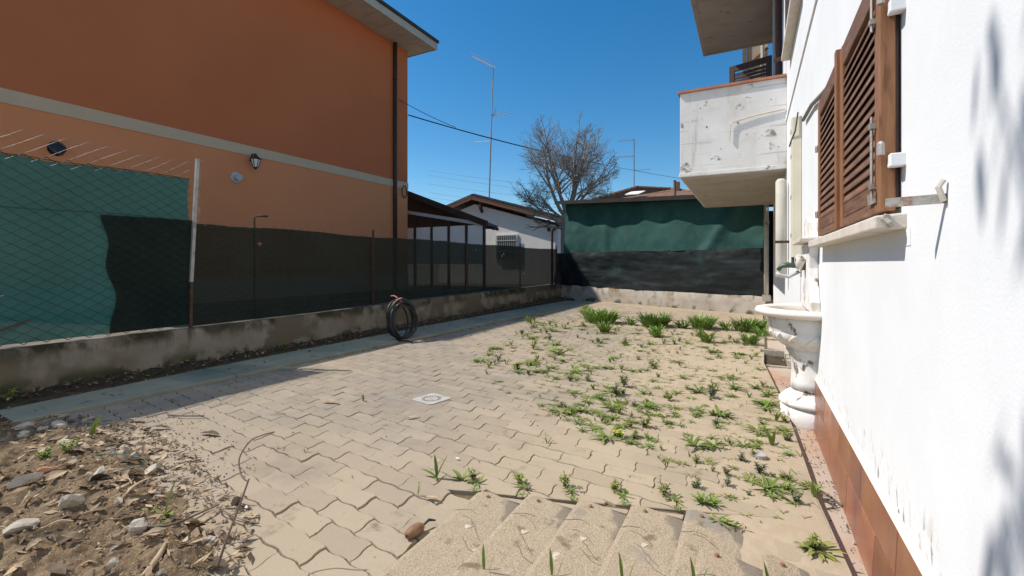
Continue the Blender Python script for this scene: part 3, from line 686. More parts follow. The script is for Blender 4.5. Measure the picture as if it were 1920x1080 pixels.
# terracotta plinth: upper row upright, lower row leaning out
m = MB(); m.hexa([(BX-.022,.2,-.06),(BX-.0005,.2,-.06),(BX-.0005,5.2,-.06),(BX-.022,5.2,-.06),(BX-.006,.2,.283),(BX-.0005,.2,.283),(BX-.0005,5.2,.283),(BX-.006,5.2,.283)])
m.build('plinth_bed', MT['grout'], wb)
m = MB(); m.hexa([(BX-.014,.2,.2765),(BX-.0005,.2,.2765),(BX-.0005,5.2,.2765),(BX-.014,5.2,.2765),(BX-.003,.2,.305),(BX-.0005,.2,.305),(BX-.0005,5.2,.305),(BX-.003,5.2,.305)]); m.build('mortar_fillet', MT['rim'], wb)
TL = .49
def ptile(y0, y1, za, zb, xa, xb):
    mm = MB(); t = .006
    mm.hexa([(xa-t,y0,za),(xa+.02,y0,za),(xa+.02,y1,za),(xa-t,y1,za),(xb-t,y0,zb),(xb+.02,y0,zb),(xb+.02,y1,zb),(xb-t,y1,zb)])
    mm.build('plinth_tile', MT['tile'], wb, bevel=.002, origin=(xa, (y0+y1)/2, (za+zb)/2))
def px_at(z): return BX - .006 - .016*max(0.0, (.283-z)/.343)
for i in range(10):
    y0 = .47 + TL*i
    ptile(y0+.0045, y0+TL-.0045, -.055, .126, px_at(-.055), px_at(.128))
    y0 -= TL*.5
    ptile(y0+.0045, y0+TL-.0045, .135, .275, px_at(.134), px_at(.275))
# window: sill, frame, shutter leaves with slats
wz0, wz1 = 1.205, 1.965
m = MB(); m.box((BX-.002,1.62,1.10),(BX+.02,3.30,1.148)); m.build('sill_bed', MT['white'], wb)
m = MB(); m.hexa([(BX-.075,1.655,1.148),(BX+.01,1.655,1.148),(BX+.01,3.36,1.148),(BX-.075,3.36,1.148),(BX-.075,1.655,1.188),(BX+.01,1.655,1.196),(BX+.01,3.36,1.196),(BX-.075,3.36,1.188)])
m.build('window_sill', MT['stone'], wb, bevel=.006)
m = MB(); m.tube([(BX-.045,1.648,1.19),(BX-.05,1.652,1.178),(BX-.042,1.645,1.165),(BX-.036,1.648,1.155)], [.008,.011,.010,.006], 6); m.build('mortar_lump', MT['metal'], wb)
def leaf(y0, y1, nm='shutter_leaf', lab=None):
    e = bpy.data.objects.new(nm, None); col.objects.link(e); e.parent = wb; e.location = Vector((BX-.03,(y0+y1)/2,wz0)) - Vector(wb.location)
    xo, xi = BX-.052, BX-.014; sw = .062
    for a, b in ((y0,y0+sw),(y1-sw,y1)):
        m = MB(); m.box((xo,a,wz0),(xi,b,wz1)); m.build('stile', MT['wood_v'], e, bevel=.003)
    m = MB(); m.box((xo+.002,y0+sw,wz1-.085),(xi,y1-sw,wz1)); m.build('rail', MT['wood'], e, bevel=.003)
    m = MB(); m.box((xo+.002,y0+sw,wz0),(xi,y1-sw,wz0+.035)); m.build('rail', MT['wood'], e, bevel=.003)
    m = MB(); m.box((xo+.005,y0+sw,wz0+.037),(xi,y1-sw,wz0+.105)); m.build('rail', MT['wood'], e, bevel=.003)
    n = 15; za = wz0+.108; zb = wz1-.088; st = (zb-za)/n
    for k in range(n):
        z = za + st*(k+.5); ya = y0+sw-.002; yb = y1-sw+.002
        m = MB(); t = .0045
        m.hexa([(xo+.003,ya,z-.031),(xo+.022,ya,z+.020),(xo+.022,yb,z+.020),(xo+.003,yb,z-.031),(xo+.003,ya,z-.022),(xo+.024,ya,z+.034),(xo+.024,yb,z+.034),(xo+.003,yb,z-.022)])
        m.build('slat', MT['wood'], e, origin=(xo,(ya+yb)/2,z))
    m = MB(); m.box((BX-.0135,y0+.008,wz0+.008),(BX-.006,y1-.008,wz1-.008)); m.build('backing', MT['darkwood'], e)
    return e
leaf(1.705, 2.392); leaf(2.452, 3.115)
m = MB(); m.box((BX-.066,2.392,wz0-.005),(BX-.02,2.432,wz1+.01)); m.build('meeting_stile', MT['wood_v'], wb, bevel=.004)
m = MB(); m.box((BX-.056,2.434,wz0-.003),(BX-.02,2.452,wz1+.005)); m.build('meeting_stile', MT['wood_v'], wb, bevel=.003)
for y, z in ((1.66,1.355),(1.66,1.80),(3.125,1.30),(3.125,1.68)):
    m = MB(); yy = y if y < 2 else y
    if y < 2: m.box((BX-.036,y+.002,z-.026),(BX+.005,y+.036,z+.012))
    else: m.box((BX-.035,y-.008,z-.03),(BX+.005,y+.03,z+.02))
    hb = m.build('hinge_block', MT['stone'] if y > 2 else MT['white'], wb, bevel=.003)
    m = MB(); m.tube([(BX-.052,y+.03,z+.013),(BX-.052,y+.03,z+.046),(BX-.052,y+.03,z+.054)], [.010,.010,.005], 8); m.build('hinge_pin', MT['metal'], hb)
m = MB(); m.tube([(BX-.062,1.752,1.248),(BX-.062,1.752,1.50)], .0045, 6); m.build('bolt_rod', MT['metal'], wb)
m = MB(); m.tube([(BX-.062,1.752,1.76),(BX-.062,1.752,2.0)], .0045, 6); m.build('bolt_rod', MT['metal'], wb)
m = MB(); m.box((BX-.058,1.735,1.235),(BX-.054,1.83,1.268)); m.build('bolt_plate', MT['metal'], wb)
for z in (1.285,1.47,1.79):
    m = MB(); m.box((BX-.068,1.742,z-.008),(BX-.052,1.762,z+.008)); m.build('bolt_guide', MT['metal'], wb)
m = MB(); m.bar((BX+.002,1.362,1.197),(BX-.10,1.405,1.197),.005,.022); m.build('stay_bar', MT['metal'], wb)
m = MB(); m.tube([(BX-.006,1.358,1.19),(BX-.016,1.356,1.222),(BX-.008,1.353,1.238)], .006, 6); m.build('stay_hook', MT['stone'], wb)
# conduit along the wall above the window
m = MB(); m.tube([(BX-.02,4.32,2.20),(BX-.02,3.75,2.145),(BX-.02,3.22,2.045),(BX-.02,2.95,1.998),(BX-.022,2.6,1.988),(BX-.022,2.2,1.99),(BX-.022,1.2,2.0),(BX-.022,.4,2.02)], .0135, 8); m.build('conduit', MT['cablegrey'], wb, smooth=True)
# cream duct cover with clips and the old pvc pipe
dy = 4.72
m = MB(); m.hexa([(BX-.075,dy-.06,1.02),(BX-.001,dy-.075,1.02),(BX-.001,dy+.075,1.02),(BX-.075,dy+.06,1.02),(BX-.075,dy-.06,2.33),(BX-.001,dy-.075,2.33),(BX-.001,dy+.075,2.33),(BX-.075,dy+.06,2.33)])
duct = m.build('duct_cover', MT['cream'], wb, bevel=.006)
for z in (1.28,1.62,1.98,2.2):
    m = MB(); m.box((BX-.0765,dy-.01,z),(BX-.0755,dy+.055,z+.035)); m.build('clip', MT['blackmetal'], duct)
m = MB(); m.tube([(BX-.03,dy-.08,2.36),(BX-.05,dy-.085,2.2),(BX-.08,dy-.05,2.12),(BX-.085,dy+.05,2.10)], .006, 5); m.build('loose_cable', MT['blackmetal'], duct)
m = MB(); m.tube([(BX-.075,6.25,.88),(BX-.075,6.25,.905),(BX-.075,6.25,2.02),(BX-.075,6.25,2.05)], [.045,.058,.058,.035], 12); op = m.build('vent_pipe', MT['oldpipe'], wb, smooth=True)
m = MB(); m.bar((BX,6.12,1.30),(BX-.14,6.12,1.30),.02,.03); m.build('bracket', MT['rust'], op)
# balconies
def balcony(z0, z1, y0, y1, ext, parapet=True):
    e = bpy.data.objects.new('balcony', None); col.objects.link(e); e.parent = wb; e.location = Vector((BX,(y0+y1)/2,z0)) - Vector(wb.location)
    x0 = BX - ext
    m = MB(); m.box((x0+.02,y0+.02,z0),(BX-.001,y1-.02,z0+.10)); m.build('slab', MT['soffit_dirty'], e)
    if parapet:
        m = MB(); m.box((x0,y0,z0+.075),(BX-.001,y0+.10,z1)); m.build('front_panel', MT['white_dirty'], e, bevel=.006)
        m = MB(); m.box((x0,y0+.102,z0+.075),(x0+.10,y1,z1)); m.build('side_panel', MT['white_dirty'], e, bevel=.006)
        m = MB(); m.box((x0-.012,y0-.012,z0+.02),(BX-.001,y0+.098,z0+.073)); m.build('drip_edge', MT['white_dirty'], e, bevel=.006)
        m = MB(); m.box((x0-.012,y0+.10,z0+.02),(x0+.098,y1,z0+.073)); m.build('drip_edge', MT['white_dirty'], e, bevel=.006)
        n = 6
        for i in range(n):
            xa = x0-.03 + (ext+.028)*i/n; m = MB(); m.box((xa+.001,y0-.03,z1+.001),(xa+(ext+.028)/n-.001,y0+.13,z1+.032)); m.build('coping_tile', MT['coping'], e)
        for i in range(14):
            ya = y0+.132 + (y1-y0-.13)*i/14; m = MB(); m.box((x0-.03,ya,z1+.001),(x0+.13,ya+(y1-y0-.13)/14-.002,z1+.032)); m.build('coping_tile', MT['coping'], e)
    else:
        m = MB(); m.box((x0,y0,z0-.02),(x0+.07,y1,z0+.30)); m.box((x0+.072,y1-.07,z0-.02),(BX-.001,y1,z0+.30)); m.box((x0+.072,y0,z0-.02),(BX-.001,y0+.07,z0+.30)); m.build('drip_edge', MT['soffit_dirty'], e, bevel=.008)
    return e
lowb = balcony(2.20, 3.35, 6.54, 10.22, 1.245)
uppb = balcony(5.25, 6.3, 6.9, 9.95, 1.245, False)
# bent grey tube standing in for a shadow-like band on the balcony face
m = MB(); m.tube([(.37,6.525,2.955),(.05,6.522,2.925),(-.20,6.52,2.875),(-.235,6.52,2.84),(-.245,6.52,2.64)], .009, 6); m.build('shadow_band', MT['stone'], lowb)
for x, z, r in ((-.52,2.86,.02),(-.60,3.12,.012),(.22,3.10,.012),(-.05,2.70,.012),(.12,2.66,.010),(-.35,2.55,.01),(.3,2.5,.012),(-.15,2.86,.02)):
    m = MB(); m.tube([(x,6.541,z),(x,6.536,z)], r*.5, 8); m.build('rust_spot', MT['rust'], lowb)
# upper storey joinery
m = MB(); m.box((BX-.075,7.62,3.2),(BX-.001,7.80,5.24)); m.build('door_frame', MT['redwood'], wb, bevel=.004)
m = MB(); m.box((BX-.05,7.46,3.2),(BX-.001,7.618,5.24)); m.build('door_recess', MT['darkwood'], wb)
m = MB(); m.box((BX-.10,7.802,3.2),(BX-.001,8.0,5.24)); m.build('door_jamb', MT['beamwhite'], wb)
e = bpy.data.objects.new('open_shutter', None); col.objects.link(e); e.parent = wb; e.location = Vector((.3,8.6,3.3)) - Vector(wb.location)
A = Vector((.30,8.60,0)); B = Vector((-.33,8.80,0)); D = (B-A).normalized(); Nn = Vector((D.y,-D.x,0))
def sb(s0, s1, z0, z1, d0, d1):
    mm = MB(); f = lambda s, d, z: tuple(A + D*s + Nn*d + Vector((0,0,z)))
    return mm.hexa([f(s0,d0,z0),f(s1,d0,z0),f(s1,d1,z0),f(s0,d1,z0),f(s0,d0,z1),f(s1,d0,z1),f(s1,d1,z1),f(s0,d1,z1)])
LW = (B-A).length
for s0, s1 in ((0,.08),(LW-.08,LW)): sb(s0,s1,2.4,4.47,-.02,.02).build('stile', MT['darkwood'], e)
sb(.08,LW-.08,4.37,4.47,-.018,.018).build('rail', MT['darkwood'], e)
for k in range(22): sb(.08,LW-.08,4.33-.06*k-.042,4.33-.06*k,-.012,.012).build('slat', MT['darkwood'], e)
bs = bpy.data.objects.new('board_screen', None); col.objects.link(bs); bs.parent = wb; bs.location = Vector((.1,10.2,4)) - Vector(wb.location)
for k in range(4):
    x = -.075 + .094*k; m = MB(); m.box((x,10.18,3.3),(x+.09,10.20,6.2)); m.build('board', MT['tanboard'], bs)
m = MB(); m.box((-.15,10.15,2.4),(-.08,10.22,6.2)); m.build('post', MT['cablegrey'], bs)
m = MB(); m.tube([(.2,10.12,3.0),(.2,10.12,6.2)], .035, 8); m.build('pipe', MT['beamwhite'], bs)
m = MB(); m.bar((-.07,10.16,4.95),(.29,10.16,5.25),.02,.05); m.build('brace', MT['redwood'], bs)
# upper window sill with hardware
m = MB(); m.box((BX-.085,4.55,3.34),(BX-.001,6.0,3.40)); m.build('window_sill', MT['stone'], wb, bevel=.005)
m = MB(); m.box((BX-.055,4.70,3.41),(BX-.02,5.9,4.8)); m.build('shutter_leaf', MT['darkwood'], wb)
m = MB(); m.tube([(BX-.02,4.62,3.45),(BX-.12,4.62,3.46),(BX-.13,4.66,3.52),(BX-.10,4.7,3.55)], .016, 6); m.build('shutter_catch', MT['blackmetal'], wb)
m = MB(); m.bar((BX,6.6,3.62),(BX-.14,6.6,3.60),.03,.04); m.build('shutter_stay', MT['rust'], wb)

# ================================================================== FOUNTAIN
FY = 3.756
fo = empty('wall_fountain', (BX-.1, FY, -.045), 'white cast stone wall fountain with basin and pedestal against the white wall', 'fountain')
def half(prof, nm, mat, n=26, parent=fo, sm=True, flut=0.0):
    m = MB(); m.lathe(prof, (BX+.004, FY, 0), n, math.pi/2, 3*math.pi/2); return m.build(nm, mat, parent, smooth=sm)
half([(.0,-.05),(.205,-.05),(.21,-.04),(.21,.06),(.20,.068),(.198,.075),(.0,.076)], 'base', MT['fountain'])
half([(.0,.077),(.21,.077),(.222,.09),(.218,.11),(.19,.14),(.155,.165),(.142,.185),(.0,.19)], 'foot_moulding', MT['fountain'])
half([(.0,.185),(.152,.185),(.145,.24),(.142,.32),(.15,.40),(.165,.43),(.17,.44),(.0,.44)], 'column', MT['fountain'])
bowl = half([(.0,.435),(.17,.435),(.178,.45),(.175,.465),(.21,.49),(.255,.53),(.278,.575),(.272,.59),(.282,.60),(.286,.65),(.29,.685),(.27,.69),(.24,.62),(.18,.57),(.0,.56)], 'basin', MT['fountain'])
half([(.29,.684),(.33,.688),(.362,.70),(.372,.718),(.362,.738),(.335,.745),(.30,.742),(.285,.73),(.275,.69)], 'rim', MT['rim'], 32, bowl)
for k in range(7):          # gadroon carving under the bowl
    t = math.pi/2 + math.pi*(k+.5)/7; m = MB()
    pts = []
    for s in range(6):
        a = t - .10 + .2*s/5*1.6; r = .232 + .046*s/5; z = .515 + .062*s/5
        pts.append((BX + r*math.cos(a), FY + r*math.sin(a), z))
    m.tube(pts, [.006,.012,.015,.015,.012,.006], 8); m.build('gadroon', MT['fountain'], bowl, smooth=True)
# back plate: curved outline, extruded from the wall
out = [(-.30,.735),(-.305,.80),(-.27,.86),(-.225,.93),(-.20,1.02),(-.205,1.10),(-.24,1.16),(-.24,1.185),(.24,1.185),(.24,1.16),(.205,1.10),(.20,1.02),(.225,.93),(.27,.86),(.305,.80),(.30,.735)]
m = MB(); n = len(out); xo = BX-.055
m.add([(xo,FY+y,z) for y,z in out]+[(BX-.001,FY+y,z) for y,z in out], [list(range(n)),list(range(n,2*n))[::-1]]+[[(i+1)%n,i,n+i,n+(i+1)%n] for i in range(n)])
bpl = m.build('back_plate', MT['fountain'], fo, bevel=.008)
ped = [(-.24,1.218),(.24,1.218),(.16,1.27),(.13,1.33),(.05,1.37),(-.05,1.37),(-.13,1.33),(-.16,1.27)]; n = len(ped)
m = MB(); m.add([(BX-.05,FY+y,z) for y,z in ped]+[(BX-.001,FY+y,z) for y,z in ped], [list(range(n))[::-1],list(range(n,2*n))]+[[i,(i+1)%n,n+(i+1)%n,n+i] for i in range(n)])
m.build('pediment', MT['fountain'], bpl, bevel=.006)
m = MB(); m.box((BX-.115,FY-.28,1.187),(BX-.001,FY+.28,1.215)); m.build('cornice', MT['stone'], bpl, bevel=.005)
m = MB(); m.lathe([(.0,0),(.03,.004),(.05,.02),(.055,.05),(.03,.06),(0,.062)], (0,0,0), 12)
m.v = [(BX-.055 - z, FY + x, 1.06 + y) for x, y, z in m.v]; m.build('rosette', MT['fountain'], bpl, smooth=True)
tap = empty('tap', (0,0,0)); tap.parent = fo; tap.location = Vector((BX-.09,FY,1.03)) - Vector(fo.location)
m = MB(); m.tube([(BX-.05,FY,1.035),(BX-.12,FY,1.035),(BX-.16,FY,1.04),(BX-.20,FY,1.03),(BX-.22,FY,1.00)], [.017,.017,.02,.016,.014], 8); m.build('spout', MT['bronze'], tap, smooth=True)
m = MB(); m.tube([(BX-.13,FY,1.05),(BX-.13,FY,1.085)], .010, 6); m.bar((BX-.13,FY-.035,1.09),(BX-.13,FY+.035,1.09),.014,.010); m.build('handle', MT['bronze'], tap)
m = MB(); m.tube([(BX-.055,FY,1.035),(BX-.075,FY,1.035)], .034, 10); m.build('flange', MT['bronze'], tap)
m = MB(); m.tube([(BX-.01,FY+1.0,.98),(BX-.09,FY+1.0,.93),(BX-.16,FY+.98,.945),(BX-.19,FY+.98,.965)], .015, 8)
m.build('white_hose', MT['beamwhite'], wb, smooth=True)
# leaf-filled gully beside the fountain
gu = empty('gully', (.28,5.6,-.05), 'small dark gully filled with rotten leaves behind the fountain', 'gully')
m = MB(); m.box((.13,5.52,-.045),(.37,5.56,-.028)); m.box((.10,6.15,-.04),(.37,6.19,.03)); m.box((.34,5.565,-.04),(.375,6.145,.03)); m.build('edging', MT['backwall'], gu)
m = MB(); m.grid(lambda a,b: (.08+.27*a, 5.55+.61*b, -.035+.02*fbm(a*6,b*9,3)), 10, 16); m.build('leaf_bed', MT['soil_dark'], gu, smooth=True)

# ================================================================== BARE TREE
def grow(m, p, d, length, r, depth, rg, inside, segs=4, up=.18):
    pts = [p.copy()]; rs = [r]; q = p.copy(); dd = d.copy()
    for i in range(segs):
        dd = (dd + Vector((rg.gauss(0,.10),rg.gauss(0,.10),rg.gauss(0,.08)+up*.22))).normalized()
        q = q + dd*(length/segs); pts.append(q.copy()); rs.append(r*(1-.55*(i+1)/segs))
    m.tube(pts, rs, 6 if r > .03 else (4 if r > .010 else 3), caps=False)
    if depth == 0: return
    kids = {4:6,3:5,2:5,1:4}.get(depth,3)
    for k in range(kids):
        t = .38 + .62*(k+rg.random()*.8)/kids; t = min(t,1.0); i = min(int(t*segs), segs-1); f = t*segs - i
        b = pts[i].lerp(pts[i+1], f)
        ax = Vector((rg.gauss(0,1),rg.gauss(0,1),rg.gauss(0,.5))).normalized()
        nd = (dd*.66 + ax*.62 + Vector((0,0,up))).normalized()
        l = length*rg.uniform(.48,.72)*(1.1-.35*t)
        e = b + nd*l
        if not inside(e): l *= .45
        rr = max(r*(1-.55*t)*rg.uniform(.48,.66), .0045)
        grow(m, b, nd, l, rr, depth-1, rg, inside, max(2, segs-1), up)
    # leader
    grow(m, pts[-1], dd, length*.6, rs[-1], depth-1, rg, inside, max(2, segs-1), up) if inside(pts[-1] + dd*length*.5) else None
TX, TY = -6.12, 16.0
tree = empty('bare_tree', (TX,TY,-.07), 'leafless tree with a rounded crown of twigs behind the shed', 'tree')
rg = random.Random(11)
CC = Vector((TX-.15,TY,4.55))
def inside(e):
    d = e - CC; return (d.x/2.15)**2 + (d.y/2.0)**2 + (d.z/2.25)**2 < 1
m = MB(); m.tube([(TX+.02,TY,-.07),(TX,TY,.8),(TX-.03,TY+.02,1.8),(TX-.02,TY,2.6),(TX,TY,2.95)], [.26,.20,.18,.17,.15], 10); m.build('trunk', MT['bark'], tree, smooth=True)
limbs = [((-1.0,.1,.78),1.75,.075,2.35),((-.66,-.35,1),1.9,.085,2.75),((-.34,.35,1),2.0,.08,2.85),((-.04,-.35,1),1.9,.075,2.9),((.24,.3,1),2.05,.085,2.85),((.55,-.3,1),1.9,.08,2.85),((.95,.2,.80),1.75,.07,2.8),
         ((-1,-.3,.30),1.4,.05,2.3),((1,.3,.38),1.45,.05,2.75),((-.75,.6,.62),1.5,.055,2.6),((.75,-.6,.66),1.5,.055,2.8)]
for d, l, r, z in limbs:
    m = MB(); dv = Vector(d).normalized()
    grow(m, Vector((TX,TY,z)), dv, l, r, 4, rg, inside, 5, .05); m.build('limb', MT['bark'], tree)

# overhead cables
def cable(name, p, q, sag, r, lab, grp=None, mat='black'):
    p = Vector(p); q = Vector(q); n = 18; m = MB()
    m.tube([p.lerp(q, i/n) - Vector((0,0,sag*4*(i/n)*(1-i/n))) for i in range(n+1)], r, 5)
    o = m.build(name, MT[mat], origin=p); tag(o, lab, 'cable', grp)
cable('overhead_cable', (-13.7,16.0,7.75), (-7.0,23.5,6.3), .12, .028, 'thick black cable from the orange house corner towards the tree')
cable('overhead_cable', (-13.7,15.4,8.25), (-12.2,17.6,7.40), .06, .014, 'short stay wire joining the thick cable near the orange house')
cable('overhead_cable', (-7.0,23.5,6.3), (2.0,31.0,5.2), .15, .010, 'black cable continuing from the tree past the distant hipped roof')
for i, (za, zb) in enumerate(((11.6,8.3),(11.0,7.7),(9.9,7.1),(8.8,6.3),(8.2,5.9))):
    cable('power_line', (-36,46,za+1.2), (-12,46,zb), .25, .016, 'thin faint power line in the sky behind the tree', 'distant power lines', 'cablegrey')

# tree behind the photographer whose branches shade the wall at the right
sh = empty('garden_tree', (-4.2,-1.6,-.07), 'small garden tree standing behind the photographer', 'tree')
m = MB(); m.tube([(-4.2,-1.6,-.07),(-4.1,-1.5,1.5),(-3.9,-1.2,3.0),(-3.5,-.8,4.0)], [.12,.10,.08,.05], 8); m.build('trunk', MT['bark'], sh)
tl = MB(); br = MB(); rg2 = random.Random(5)
def bigleaf(m, p, d, l, w):
    d = Vector(d).normalized(); s = d.cross(Vector((.3,.2,1))).normalized()
    p = Vector(p); m.add([p, p+d*l*.4+s*w*.5, p+d*l, p+d*l*.4-s*w*.5, p+d*l*.75+s*w*.35, p+d*l*.75-s*w*.35], [(0,3,5,2,4,1)])
targets = [(.39,1.02,1.30),(.39,1.00,1.18),(.39,.96,1.42),(.39,1.03,.78),(.39,1.00,.70),(.39,1.08,.62),(.39,.97,.85),(.39,1.12,.55),(.39,.90,1.0),(.39,.86,.6),(.39,.84,1.3),(.39,1.15,1.43),(.39,1.06,.5),(.39,.93,.5)]
for t in targets:
    p = Vector(t) + TO_SUN*rg2.uniform(4.6,5.2)
    br.tube([(-3.5,-.8,4.0), (p + Vector((-3.5,-.8,4.0)))/2 + Vector((0,0,.25)), p], [.03,.018,.006], 5)
    for k in range(7):
        q = p + Vector((rg2.gauss(0,.03),rg2.gauss(0,.03),rg2.gauss(0,.06)))
        bigleaf(tl, q, (rg2.gauss(0,.3),rg2.gauss(0,.3),-1+rg2.gauss(0,.35)), rg2.uniform(.10,.18), .045)
br.build('branches', MT['bark'], sh); tag(tl.build('crown', MT['leaf1'], sh), kind='stuff')

# ================================================================== SMALL THINGS
# drain cover in the paving
dc = empty('drain_cover', (-2.19,2.83,.006), 'pale grey square drain cover with a ring of slots in the paving', 'drain cover')
ang = R(-11); c0 = Vector((-2.19,2.83)); hs = .112; Rr = .074; n = 32
def rot(x, y): return (c0.x + x*math.cos(ang)-y*math.sin(ang), c0.y + x*math.sin(ang)+y*math.cos(ang))
m = MB(); vin = []; vout = []
for k in range(n):
    t = 2*math.pi*(k+.5)/n; cx, cy = math.cos(t), math.sin(t); f = hs/max(abs(cx),abs(cy))
    vin.append(rot(Rr*cx, Rr*cy)); vout.append(rot(f*cx, f*cy))
m.add([(*p,.005) for p in vin]+[(*p,.005) for p in vout]+[(*p,-.02) for p in vin]+[(*p,-.02) for p in vout],
      [[k,n+k,n+(k+1)%n,(k+1)%n][::-1] for k in range(n)]+[[k,(k+1)%n,2*n+(k+1)%n,2*n+k] for k in range(n)]+[[n+k,3*n+k,3*n+(k+1)%n,n+(k+1)%n] for k in range(n)])
m.build('plate', MT['drain'], dc)
m = MB(); m.prism([rot(.052*math.cos(2*math.pi*k/n), .052*math.sin(2*math.pi*k/n)) for k in range(n)], -.02, .005); m.build('grate_centre', MT['drain'], dc)
for k in range(18):
    t = 2*math.pi*k/18; w = .20*2*math.pi/18; m = MB()
    m.prism([rot(0.0515*math.cos(t-w),0.0515*math.sin(t-w)),rot(0.0745*math.cos(t-w),0.0745*math.sin(t-w)),rot(0.0745*math.cos(t+w),0.0745*math.sin(t+w)),rot(0.0515*math.cos(t+w),0.0515*math.sin(t+w))], -.015, .0045); m.build('grate_rib', MT['drain'], dc)
m = MB(); m.prism([rot(.078*math.cos(2*math.pi*k/12), .078*math.sin(2*math.pi*k/12)) for k in range(12)], -.03, -.012); m.build('hole_black', MT['hole_black'], dc)  # black disc below the slots stands in for the dark of the drain

# coil of black cable standing on the kerb
co = empty('cable_coil', (-4.22,4.80,.02), 'coil of black cable standing on the kerb strip', 'cable coil')
rg = random.Random(3); ctr = Vector((-4.24,4.82,.305)); ax_n = Vector((.98,-.16,.10)).normalized()
ex = ax_n.cross(Vector((0,0,1))).normalized(); ez = ex.cross(ax_n)
for k in range(10):
    tn = (ax_n + Vector((rg.gauss(0,.16),rg.gauss(0,.24),rg.gauss(0,.10)))).normalized(); e1 = tn.cross(Vector((0,0,1))).normalized(); e2 = e1.cross(tn)
    ra, rb = .205 + rg.uniform(-.06,.02), .265 + rg.uniform(-.05,.005); c = ctr + ax_n*rg.uniform(-.055,.055) + Vector((rg.uniform(-.02,.02),0,-(.28-rb)))
    m = MB(); m.tube([c + e1*ra*math.cos(t) + e2*rb*math.sin(t) + ax_n*.012*math.sin(2*t+k) for t in [2*math.pi*i/36 for i in range(37)]], .0115, 7, caps=False); m.build('loop', MT['black'], co, smooth=True)
m = MB(); m.tube([ctr+Vector((.02,-.10,-.27)), ctr+Vector((.10,-.16,-.285)), ctr+Vector((.20,-.10,-.285)), ctr+Vector((.30,-.14,-.29))], .011, 6); m.build('trailing_end', MT['black'], co, smooth=True)
top = ctr + Vector((-.05,0,.245))
m = MB(); m.tube([top+Vector((-.08,0,-.045)), top+Vector((0,-.01,-.01)), top+Vector((.06,0,.0))], .034, 8); m.build('tape', MT['pink'], co)
m = MB(); m.tube([top+Vector((.0,-.03,.03)), top+Vector((-.06,-.03,.055)), top+Vector((-.12,-.02,.05))], .010, 6); m.build('cable_end', MT['pink'], co)
m = MB(); m.tube([top+Vector((-.10,0,-.08)), top+Vector((-.02,-.02,-.10)), top+Vector((.08,0,-.07))], .012, 6); m.build('tie', MT['cablegrey'], co)

# rough concrete slabs fanned across the near paving; the attribute 'wear' marks where the rough face is worn smooth
def wear_mat():
    m = MT['slab']; nt = m.node_tree; N = nt.nodes; L = nt.links; bs = N['Principled BSDF']; src = bs.inputs['Base Color'].links[0].from_socket
    at = N.new('ShaderNodeAttribute'); at.attribute_name = 'wear'; nz_ = N.new('ShaderNodeTexNoise'); nz_.inputs['Scale'].default_value = 16; nz_.inputs['Detail'].default_value = 6
    L.new(N.new('ShaderNodeNewGeometry').outputs['Position'], nz_.inputs['Vector'])
    ad = N.new('ShaderNodeMath'); ad.operation = 'ADD'; L.new(at.outputs['Fac'], ad.inputs[0]); L.new(nz_.outputs['Fac'], ad.inputs[1])
    mr = N.new('ShaderNodeMapRange'); mr.interpolation_type = 'SMOOTHSTEP'; mr.inputs[1].default_value = .92; mr.inputs[2].default_value = 1.18; L.new(ad.outputs[0], mr.inputs[0])
    mx = N.new('ShaderNodeMix'); mx.data_type = 'RGBA'; L.new(mr.outputs[0], mx.inputs[0]); L.new(src, mx.inputs[6]); mx.inputs[7].default_value = (.235,.195,.15,1); L.new(mx.outputs[2], bs.inputs['Base Color'])
wear_mat()
names = ['leftmost', 'second', 'third', 'fourth', 'fifth', 'sixth', 'rightmost']
SL = [(SLABX0 + SLABDX*k, 1.775 + .068*k, SLABDX + .02, 0.0) for k in range(5)] + [(-.165,1.79,SLABDX,.012),(.035,1.85,.18,.010)]
